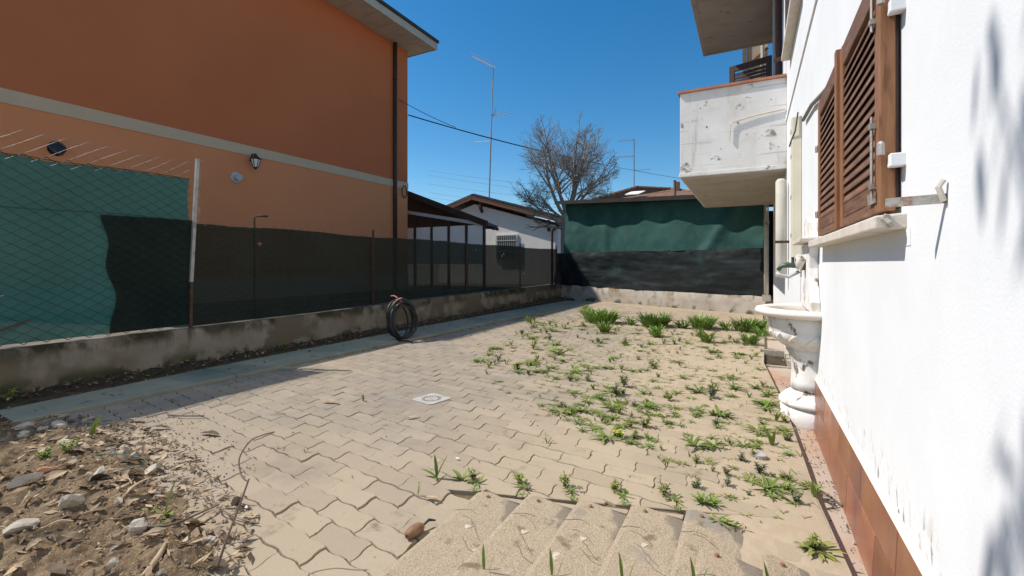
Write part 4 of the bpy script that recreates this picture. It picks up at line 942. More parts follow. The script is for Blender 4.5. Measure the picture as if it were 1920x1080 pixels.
for k, (x0, yt, w, dz) in enumerate(SL):
    z = .024 + .002*math.sin(k*2) + dz; drop = .024 if k < 4 else (.042 if k == 6 else .034)
    root = empty('concrete_slab', (x0+.1, 1.4, 0), names[k] + ' rough tan concrete slab in the stepped row at the bottom edge', 'slab', 'stepped concrete slabs')
    nu, nv = 14, 34; yb = .75; top = []; g = MB()
    def edge(u):
        x = u*w
        return yt - .034*max(0.0, 1 - x/.045)**2 - (.012*max(0.0, (x-.07)/(w-.07)) if x > .07 else 0)
    for i in range(nu+1):
        for j in range(nv+1):
            u = i/nu; v = 1-(1-j/nv)**1.6; ye = edge(u); x = x0 + u*w; y = yb + (ye-yb)*v
            rim = min(1.0, min(u*w, ye-y+.0001)/.006)
            g.v.append((x + (.003*fbm(y*14, k, 2) if i == 0 else 0), y, z - drop*u - .004*(1-rim) + .0015*fbm(x*30, y*30, k)))
    for i in range(nu):
        for j in range(nv): a = i*(nv+1)+j; g.f.append([a, a+nv+1, a+nv+2, a+1]); g.m.append(0)
    nt_ = len(g.v)
    rimv = [j for j in range(nv+1)] + [i*(nv+1)+nv for i in range(1, nu+1)] + [nu*(nv+1)+j for j in range(nv-1, -1, -1)]
    for q in rimv: g.v.append((g.v[q][0], g.v[q][1], -.03))
    for q in range(len(rimv)-1): g.f.append([rimv[q+1], rimv[q], nt_+q, nt_+q+1][::-1]); g.m.append(0)
    so = g.build('slab', MT['slab'], root)
    wv = []
    for (x, y, zq_) in g.v:
        u = (x-x0)/w; d = (yt - y); wv.append(max(0.0, min(1.0, (u - .28 - d*1.7)*1.9)) if d < .5 else 0.0)
    at = so.data.attributes.new('wear', 'FLOAT', 'POINT'); at.data.foreach_set('value', wv)
    zz = lambda x: z - drop*(x-x0)/w
    if k < 4:
        m = MB(); m.prism([(x0+.075,yt+.012),(x0+SLABDX-.012,yt+.006),(x0+SLABDX-.012,yt+.042)], -.03, -.002); m.build('paver_wedge', MT['paver'], root)
    for q in range(4 if k < 5 else 2):     # shallow dark cracks
        cx = x0 + .03 + .04*q + rng.uniform(-.01,.01); cy = yt - .20 - .05*q + rng.uniform(-.03,.03); n_ = 7; m = MB()
        pts = [(cx + .10*i/n_ - .03, cy + .045*math.sin(2.2*i/n_ + q) + .008*fbm(i*.8, q+k*5, 3), zz(cx + .10*i/n_ - .03) + .0006) for i in range(n_+1)]
        m.tube(pts, [.0003]+[.0009]*(n_-1)+[.0003], 5, caps=False); m.build('crack', MT['joint'], root)
    m = MB(); m.lathe([(0,.010),(.007,.008),(.009,0)], (x0+.06,yt-.045,zz(x0+.06)), 8); m.build('pebble', MT['pod'], root)
    m = MB(); m.prism([(x0+.10+.012*math.cos(t)*(1+.4*math.sin(3*t)), yt-.27+.016*math.sin(t)*(1+.3*math.cos(2*t))) for t in [i*.57 for i in range(11)]], zz(x0+.10)-.004, zz(x0+.10)+.0012); m.build('lime_spot', MT['lime'], root)

# ---- rocks, leaves, twigs
def rock_mesh(name, seed, mat, sx, sy, sz, cuts=1):
    bm = bmesh.new(); bmesh.ops.create_icosphere(bm, subdivisions=2, radius=.5)
    rr = random.Random(seed); sz *= 1.25; planes = [(Vector((rr.gauss(0,1),rr.gauss(0,1),rr.gauss(0,1))).normalized(), rr.uniform(.20,.36)) for _ in range(9)]
    for v in bm.verts:
        for nrm, d in planes:
            k = v.co.dot(nrm) - d
            if k > 0: v.co -= nrm*k
        v.co *= 1 + .10*mnoise.noise(v.co*4 + Vector((seed,0,0)))
        v.co = Vector((v.co.x*sx, v.co.y*sy, v.co.z*sz))
    me = bpy.data.meshes.new(name); bm.to_mesh(me); bm.free(); me.materials.append(mat); return me
def put(name, me, loc, rotz, label, cat, group=None, tilt=(0,0), scale=1):
    o = bpy.data.objects.new(name, me); col.objects.link(o); o.location = loc; o.rotation_euler = (tilt[0], tilt[1], rotz); o.scale = (scale,)*3
    return tag(o, label, cat, group)
def hz(x, y): return max(heap_h(x, y), .0) if y < heap_edge(x)+.1 else 0.0
big = [  # x, y, size, label, material
    (-2.36,.640,(.125,.10,.055),'large flat pale stone at the left edge of the soil heap','rock'),
    (-2.40,.78,(.085,.10,.075),'rounded pale stone upright in the middle of the soil heap','rock'),
    (-2.66,1.18,(.12,.075,.06),'grey angular stone at the upper edge of the soil heap','rock'),
    (-2.03,.86,(.10,.07,.06),'rough knobbly stone beside the green plant on the soil heap','rock'),
    (-2.92,.80,(.17,.055,.05),'long tan stone near the left edge of the soil heap','rock'),
    (-2.72,.99,(.16,.07,.05),'pale crusted stone under the green twine on the soil heap','rock'),
    (-2.98,.895,(.09,.035,.03),'small orange brick fragment on the soil heap','brickbit'),
    (-2.94,1.18,(.06,.05,.055),'dark grey stone above the angular stone on the soil heap','rock'),
    (-2.84,1.18,(.045,.045,.05),'small white stone beside the grey angular stone on the heap','rock'),
    (-3.75,1.18,(.12,.09,.06),'pale grey stone on the far shoulder of the soil heap','rock'),
    (-3.30,1.06,(.08,.06,.05),'whitish pebble left of the single upright leaf on the heap','rock'),
    (-3.95,1.08,(.14,.08,.05),'white plaster chunk at the far end of the soil heap','rock'),
]
for i, (x, y, s, lab, mt) in enumerate(big):
    put('brick_fragment' if mt == 'brickbit' else 'stone', rock_mesh('stone', 40+i, MT[mt], *s), (x, y, hz(x,y)+s[2]*.22), rng.uniform(0,3), lab, 'brick' if mt == 'brickbit' else 'stone', 'stones on the soil heap')
def hplace(x, y):
    if x < -3.0: return 'on its far shoulder by the kerb'
    if y > 1.02: return 'along its upper edge by the paving'
    if x > -2.05: return 'right of the upright green plant'
    return 'around the pale stones at its centre'
# middling stones one can still count
rg = random.Random(21); mids = [rock_mesh('stone', 90+i, MT['rock'], .05*rg.uniform(.8,1.3), .04*rg.uniform(.8,1.3), .03) for i in range(6)]
for i in range(46):
    while True:
        x = rg.uniform(-4.5,-1.6); y = rg.uniform(.5,1.4)
        if y < heap_edge(x) - .02 and math.atan2(-x, y) < R(76): break
    if rg.random() < .45: x = rg.uniform(-4.4,-3.0); y = heap_edge(x) - rg.uniform(.02,.28)
    put('stone', rg.choice(mids), (x,y,hz(x,y)+.004), rg.uniform(0,6.3), 'small pale stone on the soil heap, ' + hplace(x, y), 'stone', 'small stones on the soil heap, ' + hplace(x, y), scale=rg.uniform(.5,1.25))
grv = MB()
for i in range(900):
    x = rg.uniform(-4.6,-1.5); y = heap_edge(x) + .10 - abs(rg.gauss(0,.38))
    if y < .3: continue
    s = rg.uniform(.004,.013); z = hz(x,y)+s*.3; a = rg.uniform(0,6.3)
    ca, sa = math.cos(a)*s, math.sin(a)*s
    grv.add([(x+ca,y+sa,z),(x-sa*.8,y+ca*.8,z+.1*s),(x-ca,y-sa,z),(x+sa*.7,y-ca*.7,z),(x,y,z+s*.8),(x,y,z-s*.4)], [(0,1,4),(1,2,4),(2,3,4),(3,0,4),(1,0,5),(2,1,5),(3,2,5),(0,3,5)])
tag(grv.build('gravel', MT['wood_chip']), 'fine crumbs of stone scattered over the soil heap', 'gravel', kind='stuff')

def dryleaf_mesh(seed, l, w, mat, curl=1.0):
    rr = random.Random(seed); m = MB(); nn = 7; b = rr.uniform(-1,1)*curl; tw = rr.uniform(-.6,.6)
    for i in range(nn+1):
        t = i/nn; ww = w*(math.sin(math.pi*min(1,t*.95+.05))**.8)*(1 if 0<i<nn else .05)
        cx = l*(t-.5); cz = .012*curl*math.sin(math.pi*t) + b*.02*(t-.5)**2*4*l/.1*.3
        for s in (-1,-.5,0,.5,1):
            y = s*ww*.5; z = cz + .9*curl*abs(s)**1.5*ww*.30 + tw*s*ww*.3*t + .003*rr.uniform(-1,1)
            m.v.append((cx, y + .1*b*l*math.sin(math.pi*t)*.4, z))
    for i in range(nn):
        for j in range(4): a = i*5+j; m.f.append([a,a+5,a+6,a+1]); m.m.append(0)
    return m.mesh('dry_leaf', mat, True)
lm = [dryleaf_mesh(i, rg.uniform(.06,.13), rg.uniform(.025,.05), MT['leafdry'] if i % 4 else MT['leafdark'], rg.uniform(.3,1.3)) for i in range(12)]
for i in range(95):
    while True:
        x = rg.uniform(-3.6,-1.5); y = rg.uniform(.5,1.4)
        if y < heap_edge(x) - .0: break
    put('dry_leaf', rg.choice(lm), (x,y,hz(x,y)+.012), rg.uniform(0,6.3), 'curled dry leaf on the soil heap, ' + hplace(x, y), 'leaf', 'dry leaves on the soil heap, ' + hplace(x, y), (rg.gauss(0,.3),rg.gauss(0,.3)), rg.uniform(.6,1.2))
for x, y, s, a, lab, dk in ((-2.785,2.385,1.25,.25,'long brown leaf on the paving left of the drain cover',0),(-2.92,1.60,1.1,.3,'dark curled leaf on the paving beside the soil heap',1),(-3.31,1.515,1.1,.4,'dark crumpled leaf near the shadow edge by the soil heap',1),
                            (-3.60,1.50,1.2,.35,'orange brown leaf at the tip of the soil heap',0),(-2.02,2.41,.8,.9,'small brown leaf on the paving below the drain cover',0),(-1.25,1.62,.6,.2,'pinkish dry leaf on the paving near the stepped slabs',0),(-2.98,4.4,.8,.2,'reddish leaf on the paving near the shadow edge',0)):
    put('dry_leaf', dryleaf_mesh(int(x*-100), .125, .032, MT['leafdark' if dk else 'leafdry'], .6), (x,y,.010), a, lab, 'leaf', 'leaves on the paving', (0,0), s)
litter = MB()
for i in range(2600):
    y = rg.uniform(.3,12.4); x = rg.uniform(-5.06, lerp_table(KERB_L,y)+(.02 if rg.random()<.9 else .35)); l = rg.uniform(.02,.05); w = l*rg.uniform(.3,.6); a = rg.uniform(0,6.3)
    z = .05 + .02*(-4.7-x) + rg.uniform(0,.02); d = Vector((math.cos(a),math.sin(a),rg.gauss(0,.35))).normalized(); s = d.cross(Vector((rg.gauss(0,.4),rg.gauss(0,.4),1))).normalized(); p = Vector((x,y,z))
    if x > lerp_table(KERB_L,y): p.z = .028
    litter.cur = 0 if rg.random() < .6 else 1
    litter.add([p-d*l*.5, p+s*w*.5, p+d*l*.5, p-s*w*.5], [(0,1,2,3)])
tag(litter.build('leaf_litter', [MT['leafdark'], MT['leafdry']]), 'dead leaves lying along the foot of the mossy wall', 'leaf litter', kind='stuff')
chips = MB()
for i in range(1300):
    x = rg.uniform(-4.6,-1.45); y = heap_edge(x) + .14 - abs(rg.gauss(0,.34)); l = rg.uniform(.012,.075); w = l*rg.uniform(.1,.45); a = rg.uniform(0,6.3)
    if y < .35: continue
    d = Vector((math.cos(a),math.sin(a),rg.gauss(0,.25))).normalized(); s = d.cross(Vector((rg.gauss(0,.5),rg.gauss(0,.5),1))).normalized(); p = Vector((x,y,hz(x,y)+.006+rg.uniform(0,.008)))
    chips.cur = rg.choice((0,1,1,2)); chips.add([p-d*l*.5, p+s*w*.5, p+d*l*.5, p-s*w*.5], [(0,1,2,3)])
tag(chips.build('leaf_crumbs', [MT['leafdry'], MT['leafdark'], MT['wood_chip']]), 'crumbled leaves and wood chips over the soil heap', 'leaf litter', kind='stuff')
crumbs = MB()
for i in range(700):
    x = rg.uniform(-4.0,.2); y = rg.uniform(1.2,7.5)
    if rg.random() < .5: x = rg.uniform(-3.6,-2.2); y = heap_edge(x) + abs(rg.gauss(0,.22))
    s = rg.uniform(.002,.006); z = .004
    crumbs.cur = rg.choice((0,0,1)); crumbs.add([(x+s,y,z),(x,y+s,z),(x-s,y,z),(x,y-s,z),(x,y,z+s)], [(0,1,4),(1,2,4),(2,3,4),(3,0,4)])
for i in range(420):
    y = rg.uniform(1.6,5.0); x = lerp_table(PAVE_R,y) + rg.uniform(.02,.10) + (.36-lerp_table(PAVE_R,y))*rg.random()*.7; s = rg.uniform(.002,.007); z = -.038
    if x > .355: continue
    crumbs.cur = rg.choice((0,1,2)); crumbs.add([(x+s,y,z),(x,y+s,z),(x-s,y,z),(x,y-s,z),(x,y,z+s)], [(0,1,4),(1,2,4),(2,3,4),(3,0,4)])
tag(crumbs.build('crumbs', [MT['clod'], MT['leafdark'], MT['rock']]), 'tiny crumbs of soil and grit scattered over the paving', 'grit', kind='stuff')
def smooth_path(pts, r, k=5):
    P = [Vector(p) for p in pts]; rs = r if isinstance(r, (list, tuple)) else [r]*len(P); out = []; ro = []
    for i in range(len(P)-1):
        a, b, c, d = P[max(i-1,0)], P[i], P[i+1], P[min(i+2,len(P)-1)]
        for j in range(k):
            t = j/k; out.append(.5*((2*b) + (c-a)*t + (2*a-5*b+4*c-d)*t*t + (3*b-a-3*c+d)*t**3)); ro.append(rs[i] + (rs[i+1]-rs[i])*t)
    return out + [P[-1]], ro + [rs[-1]]
def twig(pts, r, lab, mat='twig', name='twig', cat='twig', grp=None):
    sp, sr = smooth_path(pts, r); m = MB(); m.tube(sp, sr, 5); tag(m.build(name, MT[mat], origin=pts[0], smooth=True), lab, cat, grp)
twig([(-1.60,.90,.02),(-1.575,.92,.12),(-1.55,.945,.22),(-1.528,.965,.31)], [.005,.0042,.0035,.003], 'dry upright stalk at the right edge of the soil heap')
twig([(-1.53,.963,.30),(-1.56,.96,.315),(-1.60,.975,.36),(-1.595,1.01,.41),(-1.55,1.03,.435),(-1.515,1.05,.445)], .0026, 'thin curled tendril hooked onto the dry stalk')
twig([(-2.05,.86,.06),(-1.92,.91,.075),(-1.84,.98,.11),(-1.80,1.02,.13)], [.006,.005,.004,.003], 'bent brown twig beside the green plant on the heap')
twig([(-1.72,.74,.05),(-1.77,.80,.055),(-1.83,.86,.07)], [.009,.011,.004], 'pale split stick pointing up the soil heap', 'wood_chip')
twig([(-3.54,1.666,.012),(-3.42,1.70,.014),(-3.30,1.77,.012)], .005, 'straight thin twig on the paving by the shadow edge')
for i in range(16):
    x = rg.uniform(-2.6,-1.6); y = rg.uniform(.6,1.1); a = rg.uniform(0,6.3); l = rg.uniform(.04,.11); z = hz(x,y)+.012
    twig([(x,y,z),(x+.5*l*math.cos(a),y+.5*l*math.sin(a),z+.012),(x+l*math.cos(a+.2),y+l*math.sin(a+.2),z+.005)], [.003,.0028,.002], 'short thin twig lying in the soil heap debris', 'wood_chip' if i%2 else 'twig', grp='twigs on the soil heap')
twig([(-2.98,1.06,.075),(-2.80,1.09,.10),(-2.62,1.12,.105),(-2.55,1.11,.09),(-2.60,1.04,.085),(-2.66,.96,.07)], .0022, 'loop of green twine on the soil heap', 'twine', 'twine', 'twine')
twig([(-2.07,1.14,.06),(-1.98,1.11,.04),(-1.86,1.12,.015),(-1.74,1.14,.012)], .0028, 'dark wire running off the soil heap onto the paving', 'cablegrey', 'wire', 'wire')
twig([(.27,2.62,-.03),(.32,2.56,-.028),(.36,2.48,-.03)], .004, 'thin dark twig on the red strip by the tiles')
# dried pod
po = empty('seed_pod', (-1.145,1.38,.02), 'brown dried seed pod lying beside the stepped slabs', 'seed pod')
m = MB(); m.lathe([(.004,-.045),(.014,-.042),(.021,-.025),(.024,0),(.021,.02),(.012,.036),(.005,.042)], (0,0,0), 14)
m.v = [(-1.145 + x*1 + z*.12, 1.38 + z, .022 + y) for x, y, z in m.v]; m.build('husk', MT['pod'], po, smooth=True)
m = MB(); m.tube([(-1.14,1.422,.022),(-1.135,1.45,.03),(-1.115,1.468,.024)], [.004,.006,.003], 6); m.build('stem', MT['blackmetal'], po)
put('soil_clod', rock_mesh('clod', 301, MT['clod'], .055,.042,.042), (-1.96,1.185,.022), .6, 'dark crumbly clod on the paving right of the soil heap', 'clod')
put('white_chip', rock_mesh('chip', 302, MT['white'], .022,.016,.014), (-1.90,1.19,.012), .2, 'white plaster chip next to the dark clod', 'chip')
put('white_chip', rock_mesh('chip', 303, MT['white'], .03,.014,.006), (-1.39,2.02,.009), .2, 'white plaster flake on the paving above the long-leaved weed', 'chip')
tb = MB(); tb.lathe([(0,.0),(.03,.0),(.032,.02),(.028,.022),(.0,.018)], (.045,2.80,.0), 14); tag(tb.build('bottle_cap', MT['drain'], origin=(.045,2.80,0)), 'round pale plastic cap among the weeds by the red strip', 'cap')

# ================================================================== WEEDS
def blade(m, p, az, l, w, rise=.9, droop=.6, n=5, wav=0.0, rr=None):
    """one lanceolate leaf: leaves p in azimuth az with slope rise, bending down by droop"""
    p = Vector(p); d = Vector((math.cos(az), math.sin(az), 0)); s = Vector((-math.sin(az), math.cos(az), 0)); b = len(m.v)
    q = p.copy(); th = math.atan(rise)
    for i in range(n+1):
        t = i/n; ww = w*(.25 + .75*math.sin(math.pi*(t**.8))**.9) if i < n else w*.04
        if i == 0: ww = w*.22
        up = Vector((-d.x*math.sin(th), -d.y*math.sin(th), math.cos(th)))
        k = .22*ww
        wv = wav*(1 if i % 2 else -1)*ww*.3
        m.v += [tuple(q - s*(ww/2+wv) + up*k), tuple(q), tuple(q + s*(ww/2+wv) + up*k)]
        q = q + (d*math.cos(th) + Vector((0,0,math.sin(th))))*(l/n); th -= droop/n
    for i in range(n):
        a = b + i*3
        m.f += [[a,a+1,a+4,a+3],[a+1,a+2,a+5,a+4]]; m.m += [m.cur]*2
def rosette(seed, nl, l, w, rise, droop, spread=.35, wav=.3):
    rr = random.Random(seed); m = MB()
    for i in range(nl):
        az = 2*math.pi*i/nl + rr.gauss(0,.3); k = rr.uniform(.65,1.15)
        blade(m, (rr.gauss(0,.004),rr.gauss(0,.004),0), az, l*k, w*rr.uniform(.8,1.2), rise*rr.uniform(1-spread,1+spread), droop*rr.uniform(.6,1.3), 4, wav)
    return m
def sprout(seed, nl, l, w):
    rr = random.Random(seed); m = MB()
    for i in range(nl):
        blade(m, (rr.gauss(0,.003),rr.gauss(0,.003),0), rr.uniform(0,6.3), l*rr.uniform(.7,1.1), w, rr.uniform(1.2,3.5), .4, 4)
    return m
def bushy(seed, stems, h, leafl, flower=False):
    rr = random.Random(seed); m = MB()
    for s in range(stems):
        az = rr.uniform(0,6.3); ln = h*rr.uniform(.6,1.1); lean = rr.uniform(.15,.7); pts = [Vector((0,0,0))]
        for k in range(5): pts.append(pts[-1] + Vector((math.cos(az)*lean*ln/5, math.sin(az)*lean*ln/5, ln/5*rr.uniform(.6,1.1))))
        m.tube(pts, .0018, 3, caps=False)
        for k in range(9):
            t = .15+.85*k/9; i = min(int(t*5),4); p = pts[i].lerp(pts[i+1], t*5-i)
            blade(m, p, rr.uniform(0,6.3), leafl*rr.uniform(.6,1.1), leafl*.32, rr.uniform(.1,.9), .8, 3)
        if flower:
            m.cur = 1; p = pts[-1]
            for k in range(6): blade(m, p, k*1.05, .010, .006, .6, .6, 2)
            m.cur = 0
    return m
def flat(seed, nl, l, w):
    rr = random.Random(seed); m = MB()
    for i in range(nl):
        az = rr.uniform(0,6.3); r0 = rr.uniform(0,.35)*l
        blade(m, (r0*math.cos(az), r0*math.sin(az), rr.uniform(.002,.008)), az+rr.gauss(0,.4), l*rr.uniform(.5,1), w, rr.uniform(.1,.4), .5, 3)
    return m
def tuft(seed, nl, l, w, rad):
    rr = random.Random(seed); m = MB()
    for i in range(nl):
        a = rr.uniform(0,6.3); r = rad*math.sqrt(rr.random())
        blade(m, (r*math.cos(a), r*math.sin(a)*.7, 0), a + rr.gauss(0,.9), l*rr.uniform(.55,1.1), w*rr.uniform(.7,1.2), rr.uniform(.9,4.0), rr.uniform(.5,1.3), 5, .15)
    return m
WK = {
 'rosette': [rosette(i, 8, .075, .014, .55, .6).mesh('rosette_weed', MT['leaf1'], True) for i in range(3)] + [rosette(9, 10, .10, .017, .8, .7).mesh('rosette_weed', MT['leaf3'], True)],
 'sprout': [sprout(20+i, 5, .065, .010).mesh('sprouting_weed', MT['leaf1'], True) for i in range(3)],
 'bushy': [bushy(30+i, 5, .06, .026).mesh('bushy_weed', MT['leaf2'], True) for i in range(3)] + [bushy(35, 6, .075, .028).mesh('bushy_weed', MT['leaf_grey'], True)],
 'flower': [bushy(40, 6, .045, .03, True).mesh('flowering_weed', [MT['leaf1'], MT['yellow']], True)],
 'flat': [flat(50+i, 18, .075, .012).mesh('creeping_weed', MT['leaf2'] if i else MT['leaf1'], True) for i in range(2)],
}
WL = {'rosette': ('rosette_weed','low rosette weed with narrow green leaves in the sandy paving joints'),
      'sprout': ('sprouting_weed','upright sprouting weed with a few narrow leaves in the sandy paving'),
      'bushy': ('bushy_weed','small bushy yellow green weed in the sandy paving joints'),
      'flower': ('flowering_weed','small weed with a yellow flower in the sandy paving'),
      'flat': ('creeping_weed','flat creeping weed spread over the sandy paving joints')}
rg = random.Random(77)
def weed(kind, x, y, s, label=None, grp=None, name=None):
    me = rg.choice(WK[kind]); nm, lb = WL[kind]
    o = put(name or nm, me, (x, y, .0), rg.uniform(0,6.3), label or lb, 'weed', grp or nm.replace('_',' ') + 's in the paving', (rg.gauss(0,.06),rg.gauss(0,.06)), s)
    return o
# hand placed larger plants
for k, x, y, s, lab in (
    ('rosette',-1.95,4.90,2.1,'large rosette weed with upright leaves midway between coil and fountain'),
    ('rosette',-.90,3.25,1.75,'broad dark rosette weed in the middle of the weedy paving'),
    ('rosette',-.33,3.48,1.0,'dark rosette weed a little left of the fountain foot'),
    ('rosette',-.29,2.80,1.5,'spreading rosette weed in the lower right of the paving'),
    ('rosette',.07,2.42,1.4,'dark leafy weed low on the right close to the red strip'),
    ('bushy',-2.36,5.05,2.2,'tree-like dark tuft of weed left of the large rosette'),
    ('bushy',-.96,3.88,1.6,'grey green feathery tuft of weed in the centre right paving'),
    ('flower',-2.06,4.02,1.5,'low yellow flowering weed at the left edge of the weedy paving'),
    ('flower',-.70,2.72,1.1,'low yellow flowering weed below the middle of the weedy paving'),
    ('rosette',-3.60,5.95,.9,'green weed at the kerb edge beside the shadow'),
    ('sprout',-2.62,2.55,1.0,'narrow-leaved weed on bare paving left of the drain cover'),
    ('sprout',-1.05,2.45,.8,'lone sprout on bare paving below the drain cover'),
    ('sprout',-2.18,1.70,.55,'tiny sprout on bare paving beside the soil heap'),
    ('sprout',.11,3.02,1.7,'tall pale weed beside the plastic cap'),
    ('rosette',-1.70,5.6,1.1,'leafy weed above the large rosette near the back clumps'),
    ('rosette',-.55,4.4,.9,'upright weed straight out from the fountain basin'),
):
    weed(k, x, y, s, lab, 'larger weeds in the paving')
# scattered small weeds inside the weedy zone
zone = [Vector(p) for p in ((-2.55,3.75),(-3.75,8.6),(.05,6.9),(.09,5.0),(.20,3.7),(.27,2.3),(.22,1.95),(-.14,1.98),(-.30,2.40),(-1.05,2.75))]
def in_poly(x, y, P):
    r = False
    for i in range(len(P)):
        a, b = P[i-1], P[i]
        if (a.y > y) != (b.y > y) and x < (b.x-a.x)*(y-a.y)/(b.y-a.y) + a.x: r = not r
    return r
def place(x, y):
    if y > 6.0: return 'in the far paving in front of the big clumps' if x > -1.7 else 'in the far paving near the kerb strip'
    if y > 4.4: return 'in the paving between the cable coil and the big clumps' if x < -1.5 else 'in the paving left of the fountain basin'
    if y > 3.1: return 'in the paving right of the drain cover' if x < -.8 else 'in the paving near the fountain foot'
    return 'in the near right paving below the fountain'
def joint_spot():
    k = rg.randint(2, 66); n_ = rg.randint(-9, 12); p = P0 + V*k + U*((.5 if k % 2 else 0) + n_)
    p = p + (U*rg.random() if rg.random() < .6 else V*rg.random())
    return p.x + rg.gauss(0,.006), p.y + rg.gauss(0,.006)
cnt = 0
while cnt < 400:
    x, y = joint_spot()
    if rg.random() < (y-3)*.10: continue
    if not in_poly(x, y, zone): continue
    if fbm(x*1.5, y*1.5, 12) < rg.uniform(-.40,.22): continue
    k = rg.choices(['rosette','sprout','bushy','flat','flower'], [2.2,1.8,2.8,3.6,.10])[0]
    kn = {'rosette':'low rosette weed','sprout':'upright sprouting weed','bushy':'small bushy pale weed','flat':'flat creeping weed','flower':'small yellow flowered weed'}[k]
    weed(k, x, y, rg.choice((.5,.6,.75,.9,1.1,1.4))*rg.uniform(.85,1.15)*(1.0 if k != 'flower' else .7), kn + ' ' + place(x, y), WL[k][0].replace('_', ' ') + 's ' + place(x, y)); cnt += 1
nr = 0
while nr < 150:
    x, y = joint_spot()
    if not (1.9 < y < 3.5) or not in_poly(x, y, zone) or x < -1.3: continue
    if fbm(x*2.1, y*2.1, 31) < rg.uniform(-.45,.15): continue
    k = rg.choices(['rosette','sprout','bushy','flat'], [2,1.2,2.2,3])[0]
    kn = {'rosette':'low rosette weed','sprout':'upright sprouting weed','bushy':'small bushy pale weed','flat':'flat creeping weed'}[k]
    weed(k, x, y, rg.uniform(.35,.8), kn + ' ' + place(x, y), WL[k][0].replace('_', ' ') + 's ' + place(x, y)); nr += 1
# tiny seedlings: nobody could count them
sd = MB()
for i in range(9000):
    x, y = joint_spot()
    if x > .22 or x < -3.75: continue
    if y > back_y(x) - .2: continue
    if y < 8.4 and not in_poly(x, y, zone): continue
    if fbm(x*1.3, y*1.3, 12) < rg.uniform(-.5,.3): continue
    sd.cur = rg.choice((0,0,1,2)); a = rg.uniform(0,6.3)
    for k in range(3): blade(sd, (x,y,0), a+k*2.1+rg.gauss(0,.3), rg.uniform(.014,.04), .008, rg.uniform(.1,.8), .6, 2)
tag(sd.build('seedlings', [MT['leaf1'], MT['leaf2'], MT['leafdry']]), 'tiny green and dry seedlings sprinkled over the sandy paving', 'seedlings', kind='stuff')

# big clumps along the back wall
for i, (x, y, s, lab) in enumerate(((-2.36,7.85,.95,'leftmost of the big leafy weed clumps by the back wall'),(-1.42,7.85,.85,'second big leafy weed clump from the left by the back wall'),
                                    (-.70,7.95,.78,'third big leafy weed clump from the left by the back wall'),(-.02,7.95,.76,'rightmost big leafy weed clump next to the fountain basin'))):
    me = tuft(100+i, 210, .34, .032, .27).mesh('weed_clump', MT['leaf3'], True)
    put('weed_clump', me, (x,y,0), rg.uniform(0,6), lab, 'weed', 'big weed clumps by the back wall', scale=s)
    me = tuft(110+i, 40, .19, .024, .07).mesh('weed_clump', MT['leaf3'], True)
    put('weed_clump', me, (x+(.54,.44,.37)[min(i,2)],y-.05,0) if i < 3 else (x+.15,y-.45,0), 0, ['leafy tuft right of the leftmost big clump','leafy tuft right of the second big clump','leafy tuft right of the third big clump','leafy tuft in front of the rightmost big clump'][i], 'weed', 'small tufts beside the big clumps')
for i, (x, y, lab) in enumerate(((-1.95,6.75,'low spiky tuft in front of the leftmost big clump'),(-1.21,6.73,'low spiky tuft in front of the second big clump'),(-.53,6.58,'low spiky tuft in front of the third big clump'),(.0,6.65,'low spiky tuft left of the leaf-filled gully'))):
    me = tuft(120+i, 46, .24, .026, .08).mesh('weed_tuft', MT['leaf3' if i % 2 else 'leaf1'], True)
    put('weed_tuft', me, (x,y,0), i, lab, 'weed', 'spiky tufts in front of the big clumps')
for i, (x, y, lab) in enumerate(((-3.05,9.1,'pale grassy tuft left of the big clumps near the back corner'),(-3.3,9.9,'thin flowering tuft at the end of the kerb strip'),(-3.45,7.3,'green tuft growing at the kerb joint'))):
    me = tuft(130+i, 30, .17, .02, .12).mesh('weed_tuft', MT['leaf2' if i == 0 else 'leaf1'], True); put('weed_tuft', me, (x,y,0), i, lab, 'weed')
# weeds behind each slab tip
pos = ['leftmost','second','third','fourth','fifth']
for k in range(5):
    x0 = SLABX0 + SLABDX*k; yt = 1.775 + .068*k
    put('rosette_weed', WK['rosette'][k % 3], (x0-.07,yt+.07,0), k*1.3, 'leafy weed in the gap behind the %s slab of the stepped row' % pos[k], 'weed', 'weeds behind the stepped slabs', scale=.75)
    put('bushy_weed', WK['bushy'][k % 3], (x0-.11,yt+.10,0), k, 'frothy weed sprig behind the %s slab of the stepped row' % pos[k], 'weed', 'weed sprigs behind the stepped slabs', scale=1.05)
    put('rosette_weed', WK['rosette'][(k+1) % 3], (x0-.035,yt-.005,0.005), k*2.1, 'small pale weed at the tip of the %s slab of the stepped row' % pos[k], 'weed', 'weeds at the slab tips', scale=.5)
    pl = empty('grass_shoot', (x0+.29,1.315+.085*k,.01), 'green shoot at the bottom edge on the %s stepped slab' % pos[k], 'weed', 'shoots on the stepped slabs')
    for az, l, w in ((2.2,.085,.012),(.6,.075,.006)):
        m = MB(); blade(m, wloc(pl)+Vector((.02 if w < .01 else 0,0,0)), az, l, w, 4.5, .3, 5); m.build('leaf', MT['leaf1'], pl, smooth=True)

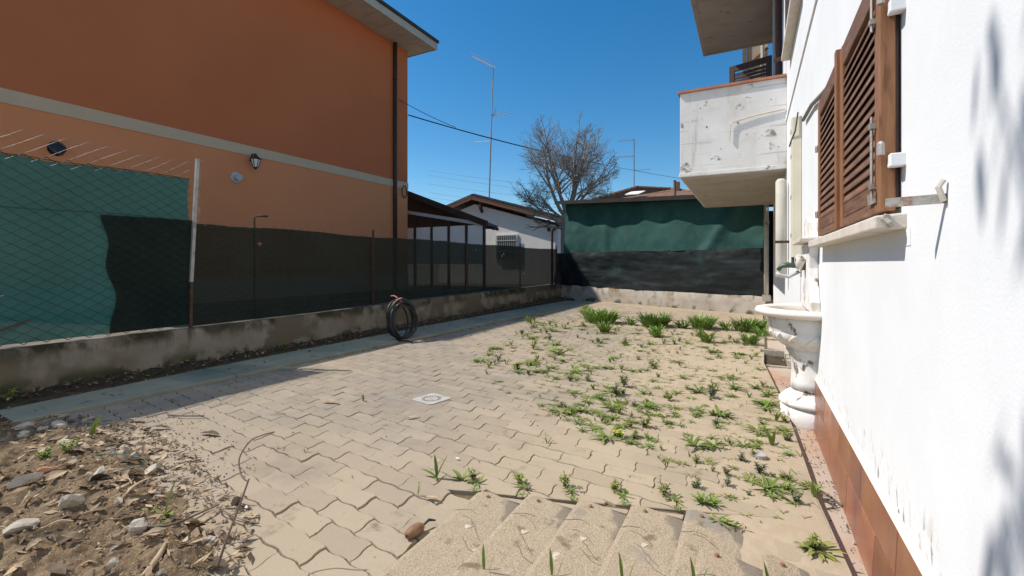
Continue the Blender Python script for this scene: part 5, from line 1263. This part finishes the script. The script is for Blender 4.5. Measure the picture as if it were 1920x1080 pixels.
# larger single plants with their own leaves
def plant(name, loc, leaves, lab, mat='leaf1', grp=None):
    e = empty(name, loc, lab, 'plant', grp)
    for az, l, w, rise, droop in leaves:
        m = MB(); blade(m, loc, az, l, w, rise, droop, 7, .12); m.build('leaf', MT[mat], e, smooth=True)
zq = lambda x, y: hz(x, y) - .003
plant('seedling_plant', (-2.11,.985,zq(-2.11,.985)), [(1.3,.15,.026,6,.25),(-.2,.10,.028,.75,.6),(-.5,.095,.026,.25,.5),(3.6,.12,.024,.45,.5),(.4,.06,.02,1.2,.3)], 'green plant with one upright serrated leaf on the soil heap')
plant('seedling_plant', (-3.42,1.21,zq(-3.42,1.21)), [(.3,.17,.034,2.6,.25),(.1,.13,.022,2.2,.2)], 'single upright pointed green leaf at the far edge of the soil heap')
plant('seedling_plant', (-1.36,1.80,0), [(.3,.135,.02,2.6,.2),(2.5,.11,.017,3.0,.2),(3.3,.10,.018,.6,.5),(-1.2,.04,.016,.5,.4)], 'weed with long upright leaves left of the stepped slabs')
plant('seedling_plant', (-1.235,1.835,0), [(2.9,.085,.022,.7,.5),(.2,.075,.022,1.0,.4),(1.2,.06,.014,1.6,.3),(3.6,.06,.018,.4,.3)], 'dark leafy weed just right of the long-leaved weed')
plant('seedling_plant', (-1.33,1.62,0), [(1.2,.07,.005,5,.2),(2.0,.055,.004,5,.3),(.1,.05,.004,4,.3)], 'thin grassy sprig at a paver joint near the stepped slabs', 'leaf2')
m = bushy(61, 7, .09, .03); put('weed', m.mesh('weed', MT['leaf2'], True), (-3.18,1.03,zq(-3.18,1.03)), 0, 'yellow green sprig on the left of the soil heap', 'weed')
m = bushy(62, 6, .07, .03); put('weed', m.mesh('weed', MT['leaf1'], True), (-3.20,.955,zq(-3.20,.955)), 0, 'small green sprig at the left edge of the soil heap', 'weed')
for i, (x, y, s) in enumerate(((-4.92,3.55,1.6),(-4.95,4.55,1.9),(-4.90,6.9,1.4),(-4.95,8.3,1.4),(-4.85,1.25,1.5))):
    lab = ['dark sprig under the mossy wall left of the coil','leafy sprig under the mossy wall nearest the coil','sprig under the mossy wall right of the coil','far sprig under the mossy wall towards the back corner','green sprig at the near end of the leaf litter strip'][i]
    put('weed', WK['bushy'][i % 3], (x,y,.04), i, lab, 'weed', 'sprigs along the mossy wall', scale=s)
